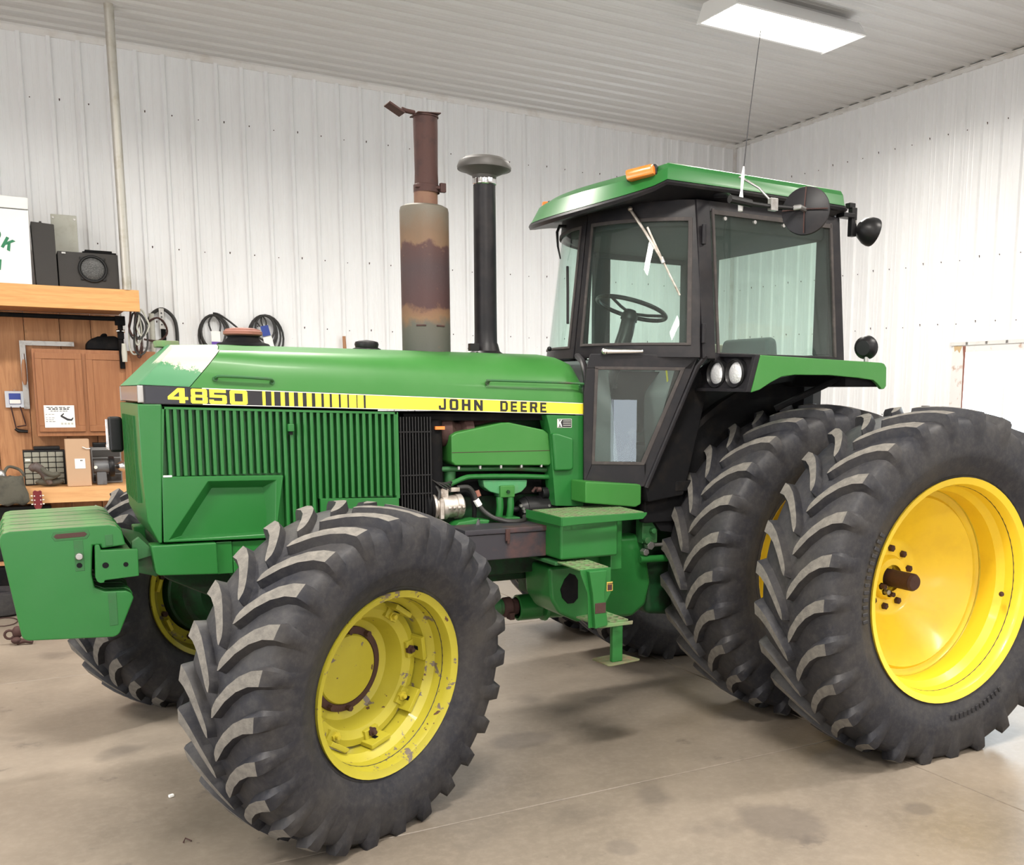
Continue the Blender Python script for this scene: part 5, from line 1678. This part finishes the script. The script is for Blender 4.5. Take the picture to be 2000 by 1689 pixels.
# hydraulics behind the step
g = G().box(-1.00, -.90, -.47, -.40, .98, 1.14).cyl((-.98, -.50, 1.0), (-.98, -.45, 1.0), .02, n=10).cyl((-.94, -.50, 1.05), (-.94, -.45, 1.05), .016, n=10)
g.done('hydraulic_valve', 'green_dirty_and_recess', TR, bev=.006)
G().cyl((-.99, -.50, .935), (-.99, -.46, .935), .020, n=6).cyl((-.96, -.50, .97), (-.96, -.46, .97), .024, n=6).done('hydraulic_fitting', 'steel', TR, bev=.003)
G().cyl((-1.02, -.48, .895), (-.60, -.48, .885), .020, n=14).done('hydraulic_pipe', 'green', TR)
G().cyl((-.93, -.48, .97), (-.60, -.48, .965), .010, n=10).done('hydraulic_pipe', 'steel', TR)
G().tube([(-.80, -.44, 1.12), (-.78, -.46, 1.02), (-.74, -.45, .95)], .022, 10).done('hydraulic_hose', 'green_dark', TR)
G().prism([(-.95, .86), (-.60, .90), (-.35, 1.0), (-.35, .55), (-.60, .52), (-.92, .56)], 'xz', -.40, -.10).done('axle_case', 'green_dark', TR, bev=.04, seg=3)
G().cyl((-.74, -.40, .66), (-.60, -.40, .64), .045, n=16).done('brake_pipe_cover', 'green_dark', TR, bev=.01)

# ================================================================== work corner along the back wall
# (the rest of the furniture is built here)
# timber frame: beam with shelf deck, boards behind, bench
shelf = empty('wall_shelf', (-5.0, 4.75, 2.47), 'high shelf with a golden pine front beam above the work corner', 'shelf')
G().box(-7.5, -2.92, 4.70, 4.75, 2.468, 2.650).done('front_beam', 'pine', shelf, bev=.004)
G().box(-7.5, -3.04, 4.75, 5.30, 2.470, 2.50).done('shelf_underside', 'board', shelf, bev=.003)
G().box(-7.5, -3.04, 4.75, 5.30, 2.60, 2.649).done('shelf_deck', 'pine', shelf, bev=.003)
G().cyl((-7.5, 4.98, 2.415), (-3.02, 4.98, 2.415), .020, n=12).done('hanging_rail', 'black_matte', shelf)
brd = empty('board_backing', (-5.0, 5.34, 0), 'aged vertical pine boards lining the wall behind the workbench', 'wall boards')
xe = [-3.03, -3.275, -3.525, -3.80, -4.06, -4.33, -4.62, -4.9, -5.2, -5.5]
for i in range(len(xe) - 1):
    o_ = .0 if i % 2 else .018
    G().box(xe[i + 1] + .002, xe[i] - .002, 5.318 - o_, 5.345 - o_, .02, 2.468).done('board', 'board', brd, bev=.002, seg=1, origin=(xe[i], 5.33, i * .77))
bench = empty('workbench', (-5.0, 4.65, 0), 'wooden workbench with a thick pine front board in the corner', 'workbench')
G().box(-7.0, -2.75, 4.62, 4.66, .838, .968).done('front_board', 'bench_wood', bench, bev=.004)
G().box(-7.0, -2.75, 4.66, 5.30, .930, .966).done('bench_top', 'bench_wood', bench, bev=.003)
for xx in (-5.6, -4.35, -2.80):
    G().box(xx, xx + .09, 4.68, 4.77, 0, .93).done('leg', 'board', bench, bev=.004)
G().box(-7.0, -2.75, 4.80, 5.25, .30, .33).done('lower_shelf', 'board', bench, bev=.003)

# cabinet on the boards
cab = empty('wall_cabinet', (-3.37, 5.0, 1.38), 'brown oak two-door wall cabinet with a white notice on its door', 'cabinet')
G().box(-3.762, -2.78, 5.02, 5.295, 1.385, 2.140).done('cabinet_body', 'oak', cab, bev=.004)
for (xa, xb) in ((-3.742, -3.385), (-3.352, -2.985)):
    g = G()
    g.box(xa, xb, 5.000, 5.019, 2.055, 2.108).box(xa, xb, 5.000, 5.019, 1.425, 1.478)
    g.box(xa, xa + .053, 5.000, 5.019, 1.478, 2.055).box(xb - .053, xb, 5.000, 5.019, 1.478, 2.055)
    dr = g.done('door', 'oak', cab, bev=.003)
    G().box(xa + .050, xb - .050, 5.009, 5.018, 1.475, 2.058).done('door_panel', 'oak', dr, bev=.004)
nt_ = G().box(-3.70, -3.466, 4.9955, 4.998, 1.462, 1.655).done('notice', 'paper', cab, origin=(-3.58, 4.997, 1.462))
for (xa, xb, zz, hh) in ((-3.68, -3.49, 1.634, .006), (-3.665, -3.495, 1.618, .010), (-3.65, -3.51, 1.603, .005), (-3.69, -3.62, 1.575, .003), (-3.69, -3.62, 1.545, .003), (-3.69, -3.615, 1.512, .004), (-3.69, -3.62, 1.528, .003)):
    n_w = 6 if xb - xa > .1 else 3
    for k in range(n_w):
        w_ = (xb - xa) / n_w
        G().box(xa + k * w_, xa + k * w_ + w_ * (.55 + .3 * ((k * 7 + int(zz * 1000)) % 3) / 2), 4.9945, 4.9958, zz, zz + hh).done('notice_line', 'ink', nt_)
G().prism([(-3.575, 1.568), (-3.55, 1.588), (-3.548, 1.578), (-3.562, 1.566), (-3.52, 1.54), (-3.495, 1.535), (-3.482, 1.550), (-3.476, 1.545), (-3.490, 1.520), (-3.525, 1.522), (-3.575, 1.555)], 'xz', 4.9945, 4.9958).done('notice_drawing', 'ink', nt_)
for k in range(4):
    G().box(-3.575 + k * .026, -3.560 + k * .026, 4.9945, 4.9958, 1.488, 1.503).done('notice_drawing', 'grey_metal', nt_)

# things on the cabinet and the wall
hm = G().prism([(-3.335, 2.145), (-3.33, 2.20), (-3.30, 2.235), (-3.24, 2.262), (-3.10, 2.27), (-3.06, 2.24), (-3.045, 2.145)], 'xz', 5.05, 5.25).prism([(-3.22, 2.26), (-3.20, 2.29), (-3.165, 2.292), (-3.155, 2.265)], 'xz', 5.08, 5.16).done('welding_helmet', 'black_matte', bev=.02, seg=3)
tag(hm, 'rounded black welding helmet lying on top of the oak cabinet', 'helmet')
sq = G().box(-3.845, -3.80, 5.270, 5.274, 1.62, 2.215).box(-3.80, -3.42, 5.270, 5.274, 2.175, 2.215).done('framing_square', 'steel')
tag(sq, 'grey steel framing square hanging behind the left edge of the cabinet', 'square')
cs = empty('hand_tool', (-3.82, 5.25, 1.83), 'worn wooden-handled tool hanging on the steel framing square', 'tool')
G().tube([(-3.825, 5.25, 1.83), (-3.825, 5.25, 1.87), (-3.823, 5.25, 2.00), (-3.820, 5.25, 2.05)], [.010, .020, .018, .010], 10).done('handle', 'handle_wood', cs)
G().tube([(-3.820, 5.25, 2.05), (-3.82, 5.25, 2.10)], .009, 8).done('ferrule', 'steel', cs)
sw_ = empty('coping_saw', (-3.88, 5.20, 1.39), 'carded hand saw with a blue label and a black grip hanging from the boards', 'saw')
G().box(-3.985, -3.835, 5.284, 5.290, 1.63, 1.775).done('blister_card', mat('clear_blister', (.45, .47, .52), .15, coat=.8), sw_, bev=.012)
G().box(-3.955, -3.865, 5.274, 5.284, 1.66, 1.755).done('card_label', 'blue_ink', sw_, bev=.004)
G().box(-3.952, -3.868, 5.271, 5.275, 1.665, 1.70).done('card_price', 'paper', sw_)
G().tube([(-3.945, 5.286, 1.64), (-3.925, 5.286, 1.50), (-3.918, 5.286, 1.45)], .006, 6).tube([(-3.875, 5.286, 1.64), (-3.845, 5.286, 1.50), (-3.84, 5.286, 1.475), (-3.91, 5.286, 1.462)], .006, 6).done('saw_frame', 'rust', sw_)
G().tube([(-3.925, 5.286, 1.445), (-3.90, 5.282, 1.425), (-3.83, 5.282, 1.42)], [.013, .017, .014], 10).done('grip', 'black_plastic', sw_)

G().cyl((-3.91, 5.27, 1.782), (-3.91, 5.305, 1.782), .005, n=8).done('nail', 'steel', sw_)

# on the shelf
sg_ = empty('sign_box', (-4.0, 4.72, 2.65), 'white sign board with green lettering at the left end of the shelf', 'sign')
G().prism([(-4.9, 2.652), (-3.722, 2.652), (-3.712, 3.245), (-4.9, 3.245)], 'xz', 4.73, 4.95).done('board', 'white_board', sg_, bev=.004)
G().prism([(-4.9, 3.252), (-3.712, 3.252), (-3.708, 3.345), (-4.9, 3.36)], 'xz', 4.725, 4.96).done('lid', 'white_board', sg_, bev=.006)


def sign_glyph(ch, cx, cz, sz, rot, wx=.75):
    g = G()
    for q in GL[ch]:
        pts = []
        for (a_, b_) in q:
            dx, dz = (a_ - .5) * sz * wx, (b_ - .5) * sz
            pts.append((cx + dx * cos(rot) - dz * sin(rot), cz + dx * sin(rot) + dz * cos(rot)))
        g.prism(pts, 'xz', 4.7265, 4.731)
    return g.done('sign_letter', 'sign_green', sg_)


g = G()
n0 = 20
R = [[(-3.962 + r_ * .95 * cos(2 * pi * k / n0), yy, 3.038 + r_ * sin(2 * pi * k / n0)) for k in range(n0)] for r_, yy in ((.028, 4.7265), (.046, 4.7265), (.046, 4.731), (.028, 4.731))]
g.rings(R, wrap=True, caps=False).done('sign_letter', 'sign_green', sg_)
sign_glyph('K', -3.873, 2.965, .095, radians(-28))
sign_glyph('N', -3.965, 2.80, .085, radians(-8))
tag(G().prism([(-3.69, 2.652), (-3.53, 2.652), (-3.532, 3.155), (-3.702, 3.165)], 'xz', 4.76, 5.05).box(-3.64, -3.62, 4.80, 4.83, 3.15, 3.178).done('tall_speaker', 'speaker', bev=.006),
    'tall narrow charcoal carpeted speaker cabinet beside the white sign board', 'speaker')
spk = empty('speaker_box', (-3.28, 4.78, 2.65), 'dark carpeted speaker box with a round grille at the shelf end', 'speaker')
G().box(-3.522, -3.062, 4.78, 5.12, 2.652, 2.945).done('cabinet', 'speaker', spk, bev=.006)
G().lathe((-3.262, 4.778, 2.812), (0, -1, 0), [(0, .084), (.002, .112), (.010, .114), (.016, .108), (.016, .098), (.008, .094), (0, .092)], 40).done('grille_ring', 'black_plastic', spk)
G().lathe((-3.262, 4.778, 2.812), (0, -1, 0), [(0.0, .094), (.010, .085), (.016, .06), (.018, .03), (.018, .001)], 32).done('speaker_grille', mat('mesh_grille', (.05, .05, .05), .5, dirt=(.12, .12, .12), dscale=160, da=.5, db=.55), spk)
for a in (45, 135, 225, 315):
    a = radians(a)
    G().box(-3.262 + .118 * cos(a) - .012, -3.262 + .118 * cos(a) + .012, 4.768, 4.779, 2.812 + .118 * sin(a) - .012, 2.812 + .118 * sin(a) + .012).done('grille_clamp', 'black_plastic', spk, bev=.003)
G().box(-3.49, -3.46, 4.772, 4.781, 2.925, 2.938).done('corner_label', 'steel', spk)
tag(G().box(-3.33, -3.07, 4.82, 5.05, 2.947, 2.962).box(-3.31, -3.10, 4.84, 5.03, 2.962, 2.978).done('black_tray', 'black_matte', bev=.004), 'flat black tray lying on top of the speaker box', 'tray')
gb = empty('grey_box', (-3.43, 5.15, 2.65), 'aged grey metal box standing upright behind the speakers', 'metal box')
G().box(-3.535, -3.345, 5.13, 5.25, 2.652, 3.285).done('box_body', 'grey_metal', gb, bev=.004)
G().box(-3.54, -3.34, 5.115, 5.131, 2.95, 3.292).done('box_cover', 'grey_metal', gb, bev=.006)
for (xx, zz) in ((-3.522, 3.262), (-3.358, 3.258)):
    G().cyl((xx, 5.115, zz), (xx, 5.109, zz), .009, n=10).done('screw', 'steel', gb)
pl = G().cyl((-3.010, 4.725, 2.652), (-3.044, 4.46, H + .01), .037, n=20).done('conduit_pole', 'galv')
tag(pl, 'tall galvanised pole standing on the shelf beam and leaning to the ceiling', 'pole')

# on the bench
bx_ = empty('cardboard_box', (-3.475, 4.70, .967), 'upright brown cardboard box with a small white label on the bench', 'box')
G().box(-3.570, -3.385, 4.68, 4.80, .968, 1.372).done('carton', 'card', bx_, bev=.006)
G().box(-3.505, -3.425, 4.676, 4.681, 1.12, 1.205).done('label', 'paper', bx_)
for k in range(2):
    G().box(-3.462 + k * .010, -3.456 + k * .010, 4.674, 4.677, 1.185, 1.195).done('label_print', 'ink', bx_)
G().tube([(-3.44, 4.67, 1.305), (-3.41, 4.668, 1.290), (-3.38, 4.668, 1.291)], .004, 6).done('white_tie', 'paper', bx_)
og = empty('parts_organizer', (-3.74, 4.95, .967), 'grey drawer cabinet of small clear parts drawers behind the leather bag', 'organizer')
G().box(-3.885, -3.565, 4.93, 5.10, .968, 1.270).done('organizer_frame', 'black_plastic', og, bev=.004)
for i in range(5):
    for j in range(6):
        x0_ = -3.876 + i * .060
        z0_ = .978 + j * .047
        dw = G().box(x0_, x0_ + .054, 4.922, 4.935, z0_, z0_ + .041).done('drawer', 'drawer', og, bev=.003, seg=1)
        if i == 0 and j == 4:
            G().box(x0_ + .006, x0_ + .044, 4.920, 4.923, z0_ + .014, z0_ + .03).done('drawer_label', 'paper', dw)
tag(G().box(-3.80, -3.60, 4.96, 5.10, 1.272, 1.30).done('black_tray', 'black_plastic', bev=.005), 'black plastic tray lying on top of the drawer cabinet', 'tray')
og2 = empty('parts_organizer', (-3.24, 4.95, .967), 'second grey drawer cabinet on the bench right of the cardboard box', 'organizer')
G().box(-3.36, -3.12, 4.95, 5.10, .968, 1.285).done('organizer_frame', mat('grey_frame', (.22, .22, .22), .5), og2, bev=.004)
for j in range(4):
    G().box(-3.350, -3.13, 4.943, 4.952, .985 + j * .072, 1.045 + j * .072).done('drawer', 'speaker', og2, bev=.003)
tag(G().box(-3.34, -3.18, 4.98, 5.08, 1.288, 1.325).done('black_case', 'black_plastic', bev=.006), 'black case on top of the drawer cabinet right of the cardboard box', 'case')
gr = empty('bench_grinder', (-3.22, 4.78, .967), 'grey bench grinder between the cardboard box and the tractor nose', 'grinder')
MT['dark_grey'] = mat('dark_grey_enamel', (.13, .135, .145), .45, dirt=(.07, .065, .06), dscale=16)
G().cyl((-3.36, 4.78, 1.125), (-3.235, 4.78, 1.125), .055, n=28).box(-3.34, -3.26, 4.74, 4.84, .968, 1.08).done('motor_body', 'dark_grey', gr, bev=.008)
G().lathe((-3.238, 4.78, 1.125), (1, 0, 0), [(0, .001), (0, .085), (.008, .09), (.035, .09), (.043, .085), (.043, .001)], 32).done('wheel_guard', 'black_plastic', gr)
G().lathe((-3.196, 4.78, 1.125), (1, 0, 0), [(0, .02), (.02, .022), (.05, .045), (.08, .050), (.085, .03), (.085, .001)], 24).done('wire_wheel', 'chrome', gr)
G().cyl((-3.345, 4.716, 1.125), (-3.345, 4.710, 1.125), .014, n=16).done('switch', 'ivory', gr)
bg_ = empty('canvas_bag', (-3.95, 4.66, .84), 'olive canvas bag drooping over the front edge of the bench', 'bag')
g = G()
R = []
for k, (zz, w_, d_, oy) in enumerate(((.845, .105, .020, 0), (.86, .122, .032, 0), (.92, .118, .040, 0), (.985, .105, .042, 0), (1.03, .10, .042, 0), (1.07, .095, .040, 0), (1.075, .08, .030, 0))):
    R.append([(-3.990 + w_ * cos(2 * pi * i / 20) * (1 + .06 * sin(3 * i + k)), 4.560 + oy + d_ * sin(2 * pi * i / 20) * (1 + .12 * cos(5 * i + k)), zz + .012 * sin(i * 1.7 + k)) for i in range(20)])
g.rings(R).done('bag_body', 'olive', bg_, angle=60)
G().tube([(-4.04, 4.62, 1.08), (-4.00, 4.66, 1.15), (-3.93, 4.70, 1.13), (-3.90, 4.68, 1.10), (-3.89, 4.62, 1.08)], .012, 8, smooth=4).done('strap', 'olive', bg_)
G().ball((-4.06, 4.64, 1.08), .045, .04, .055).done('buckle', 'steel', bg_)
lb = empty('leather_gloves', (-3.74, 4.78, .967), 'crumpled dark leather gloves heaped beside the canvas bag', 'gloves')
g = G().tube([(-3.83, 4.76, 1.12), (-3.80, 4.74, 1.14), (-3.75, 4.74, 1.10), (-3.71, 4.74, 1.02), (-3.70, 4.74, .99)], [.03, .04, .035, .03, .02], 12, smooth=3)
g.done('glove', mat('dark_leather', (.09, .07, .065), .6, dirt=(.16, .13, .12), dscale=20), lb)
G().tube([(-3.76, 4.72, 1.13), (-3.72, 4.71, 1.09), (-3.67, 4.71, 1.07), (-3.63, 4.72, 1.08), (-3.68, 4.72, 1.05), (-3.74, 4.72, 1.04)], [.02, .022, .022, .02, .02, .02], 10, smooth=3).done('glove_cuff', 'olive', lb)
G().ball((-3.70, 4.78, 1.005), .11, .05, .036).done('glove_heap', 'olive', lb)

# guitar leaning on the bench, only its red headstock in view
gt = empty('guitar', (-3.80, 4.50, 0), 'red guitar headstock with white pegs in front of the bench edge', 'guitar')
G().prism([(-3.825, .80), (-3.785, .80), (-3.772, .83), (-3.770, .945), (-3.78, .955), (-3.80, .948), (-3.82, .957), (-3.836, .945), (-3.836, .83)], 'xz', 4.55, 4.568).done('headstock', 'redwood', gt, bev=.003)
G().box(-3.822, -3.788, 4.545, 4.560, .788, .800).done('nut', 'ivory', gt)
G().box(-3.820, -3.790, 4.545, 4.565, .36, .79).done('neck', 'redwood', gt, bev=.006)
for k in range(3):
    for sx__ in (-1, 1):
        xx = -3.804 + sx__ * .022
        G().cyl((xx, 4.551, .84 + k * .035), (xx, 4.543, .84 + k * .035), .005, n=8).cyl((-3.804 + sx__ * .034, 4.558, .84 + k * .035), (-3.804 + sx__ * .048, 4.558, .84 + k * .035), .005, n=8).done('tuning_peg', 'ivory', gt)
body = []
for i in range(36):
    t = 2 * pi * i / 36
    rr = .15 + .035 * cos(2 * t) - .02 * cos(t)
    body.append((-3.805 + rr * sin(t) * 1.0, .21 - rr * 1.12 * cos(t)))
G().prism(body, 'xz', 4.50, 4.585).done('guitar_body', 'redwood', gt, bev=.008)

# dark things stored under the bench
tag(G().box(-4.24, -3.98, 4.75, 5.2, .002, .29).done('storage_bin', 'black_matte', bev=.02), 'dark storage bin on the floor under the bench', 'bin')
tag(G().box(-4.24, -3.70, 4.85, 5.2, .332, .80).done('tool_chest', 'black_plastic', bev=.01), 'black tool chest on the lower shelf of the bench', 'tool chest')
tag(G().lathe((-4.14, 4.22, .0), (0, 0, 1), [(.0, .16), (.02, .20), (.10, .21), (.18, .20), (.20, .16), (.17, .10), (.03, .10)], 32, closed_prof=True).done('small_tyre', 'rubber'), 'small black tyre lying flat on the floor below the bench', 'tyre')
g = G().tube([(-4.02, 3.17, .02), (-3.97, 3.16, .03), (-3.92, 3.15, .02)], .018, 8).done('hitch_clevis', 'rust')
hc = empty('hitch_shackle', (-4.0, 3.2, 0), 'rusty hitch shackle lying on the floor below the front weights', 'shackle')
g.parent = hc
g.location = WL[g.name] - WL[hc.name]
g = G()
g.tube([(-4.06 + .03 * cos(t / 12 * 2 * pi), 3.2, .075 + .03 * sin(t / 12 * 2 * pi)) for t in range(12)], .009, 8, closed=True)
g.done('ring', 'rust', hc)
g = G().tube([(-3.965 + .026 * cos(t / 12 * 2 * pi), 3.2, .085 + .026 * sin(t / 12 * 2 * pi)) for t in range(12)], .009, 8, closed=True)
g.done('ring', 'rust', hc)
G().ball((-4.01, 3.2, .088), .035, .03, .045, 12).ball((-4.02, 3.17, .035), .035, .03, .025, 12).done('knuckle', 'rust', hc)
tag(G().tube([(-4.10 + .09 * cos(t / 16 * 2 * pi), 3.85 + .16 * sin(t / 16 * 2 * pi), .006) for t in range(16)], .004, 6, closed=True).done('wire_loop', 'rust'), 'thin loop of wire lying on the floor left of the weights', 'wire')

# cords and hoses hung at the right end of the shelf and on the back wall
def coil(name, cx, cz, rx, rz, nloop, y, rad, m, parent, open_=False, seed=1):
    rnd = random.Random(seed)
    for k in range(nloop):
        s1 = 1 - .12 * k + rnd.uniform(-.03, .03)
        dx = rnd.uniform(-.015, .015)
        pts = [(cx + dx + rx * s1 * sin(2 * pi * t / 24), y - .012 * k, cz + rz * (1 - s1) * .9 + rz * s1 * cos(2 * pi * t / 24)) for t in range(24)]
        G().tube(pts, rad, 8, closed=True).done(name, m, parent)


co = empty('coiled_hose', (-2.205, 5.36, 2.10), 'coil of black hose with a purple card hung on the back wall', 'hose')
coil('hose_loop', -2.21, 2.31, .145, .205, 3, 5.35, .011, 'hose', co, seed=3)
G().tube([(-2.215, 5.345, 2.53), (-2.16, 5.34, 2.52), (-2.06, 5.33, 2.45), (-1.965, 5.33, 2.37)], .009, 8, smooth=3).done('hose_end', 'hose', co)
G().box(-2.245, -2.165, 5.312, 5.318, 2.15, 2.36).done('card', 'paper', co)
G().box(-2.245, -2.165, 5.309, 5.313, 2.22, 2.26).done('card_band', 'purple_ink', co)
G().tube([(-2.245, 5.315, 2.36), (-2.26, 5.33, 2.44), (-2.22, 5.34, 2.51)], .008, 8, smooth=3).done('hose_loop', 'hose', co)
G().tube([(-2.165, 5.315, 2.36), (-2.155, 5.33, 2.44), (-2.20, 5.34, 2.51)], .008, 8, smooth=3).done('hose_loop', 'hose', co)
co = empty('coiled_hose', (-1.74, 5.36, 2.10), 'coil of black hose with a blue and white card hung on the back wall', 'hose')
coil('hose_loop', -1.745, 2.31, .172, .225, 5, 5.35, .010, 'hose', co, seed=8)
g = G().obox((-1.745, 5.29, 2.38), ((.97, 0, .22), (0, 1, 0), (-.22, 0, .97)), .075, .006, .10).done('card', 'blue_ink', co)
g = G().obox((-1.715, 5.29, 2.25), ((.97, 0, .22), (0, 1, 0), (-.22, 0, .97)), .085, .006, .15).done('card', 'paper', co)
for dx in (-.03, 0, .03):
    G().tube([(-1.765 + dx, 5.30, 2.42), (-1.775 + dx * 1.5, 5.33, 2.48), (-1.76, 5.34, 2.53)], .007, 8, smooth=3).done('hose_loop', 'hose', co)
co = empty('looped_hose', (-2.66, 5.36, 2.05), 'single loop of thick black hose with a metal strap right of the shelf', 'hose')
G().tube([(-2.80, 5.34, 2.40), (-2.75, 5.34, 2.50), (-2.66, 5.34, 2.545), (-2.57, 5.34, 2.47), (-2.545, 5.34, 2.33), (-2.555, 5.34, 2.05), (-2.56, 5.34, 1.8)], .016, 10, smooth=5).done('hose_loop', 'hose', co)
G().box(-2.70, -2.655, 5.30, 5.31, 2.36, 2.55).done('metal_strap', 'steel', co, bev=.003)
for k in range(4):
    G().cyl((-2.678, 5.299, 2.40 + k * .035), (-2.678, 5.302, 2.40 + k * .035), .008, n=8).done('strap_hole', 'ink', co)
G().cyl((-2.76, 5.33, 1.9), (-2.76, 5.33, 2.50), .024, n=14).done('grey_tube', 'grey_metal', co)
G().cyl((-2.665, 5.33, 1.9), (-2.665, 5.33, 2.36), .022, n=14).done('black_rod', 'black_matte', co)
G().tube([(-2.80, 5.30, 2.42), (-2.72, 5.29, 2.46), (-2.66, 5.29, 2.42), (-2.64, 5.29, 2.32), (-2.72, 5.29, 2.25), (-2.84, 5.29, 2.26)], .009, 8, smooth=4).done('grey_cable', 'rust', co)
co = empty('hanging_cords', (-2.88, 4.95, 2.1), 'tangle of grey and black cords hanging from the shelf end', 'cords')
rnd = random.Random(5)
for k in range(9):
    x0_ = -2.93 + rnd.uniform(-.04, .04)
    w_ = rnd.uniform(.02, .06)
    z1_ = rnd.uniform(2.08, 2.28)
    yy = 4.86 + k * .012
    G().tube([(x0_, yy, 2.47 + .03 * (k % 3)), (x0_ + w_, yy, 2.40), (x0_ + w_ * 1.1, yy, z1_ + .08), (x0_, yy, z1_), (x0_ - w_ * .8, yy, z1_ + .07), (x0_ - w_ * .5, yy, 2.40)], .008, 6, closed=True, smooth=4).done('cord', ['hose', 'grey_metal', 'rust'][k % 3], co)
cl_ = empty('bar_clamp', (-3.06, 4.98, 2.0), 'black bar clamp with a steel pad hanging from the rail under the shelf', 'clamp')
G().cyl((-3.06, 4.98, 1.98), (-3.06, 4.98, 2.40), .022, n=12).box(-3.10, -3.02, 4.94, 5.02, 2.36, 2.44).box(-3.085, -3.035, 4.95, 5.01, 2.24, 2.30).done('clamp_bar', 'black_matte', cl_, bev=.005)
G().cyl((-3.095, 4.975, 2.31), (-3.025, 4.975, 2.31), .014, n=12).done('clamp_screw', 'chrome', cl_)
G().tube([(-3.045, 4.92, 2.20), (-3.045, 4.92, 2.12), (-3.045, 4.92, 2.04)], [.018, .024, .02], 10).done('clamp_handle', 'grey_metal', cl_)
wh = G().cyl((-.945, 5.36, 2.17), (-.952, 5.36, 2.36), .020, .016, 12).done('wooden_handle', 'handle_wood')
tag(wh, 'short wooden tool handle hung on the back wall behind the hood', 'handle')

hc.location.y -= .17
# small litter on the floor
tag(G().obox((-3.44, -.43, .008), ((.9, .4, 0), (-.4, .9, 0), (0, 0, 1)), .022, .014, .012).done('paper_scrap', 'paper', bev=.002), 'tiny white scrap on the floor left of the front tyre', 'scrap')
tag(G().tube([(-3.15, -.72, .005), (-3.11, -.69, .007), (-3.05, -.69, .005)], .004, 6).done('twig', 'rust'), 'small brown twig on the floor close to the front tyre', 'twig')
tag(G().tube([(-3.46, -.95, .004), (-3.45, -.93, .012), (-3.43, -.95, .004)], .003, 6).done('leaf_bit', 'rust'), 'dark dry leaf crumb on the floor left of the twig', 'leaf')
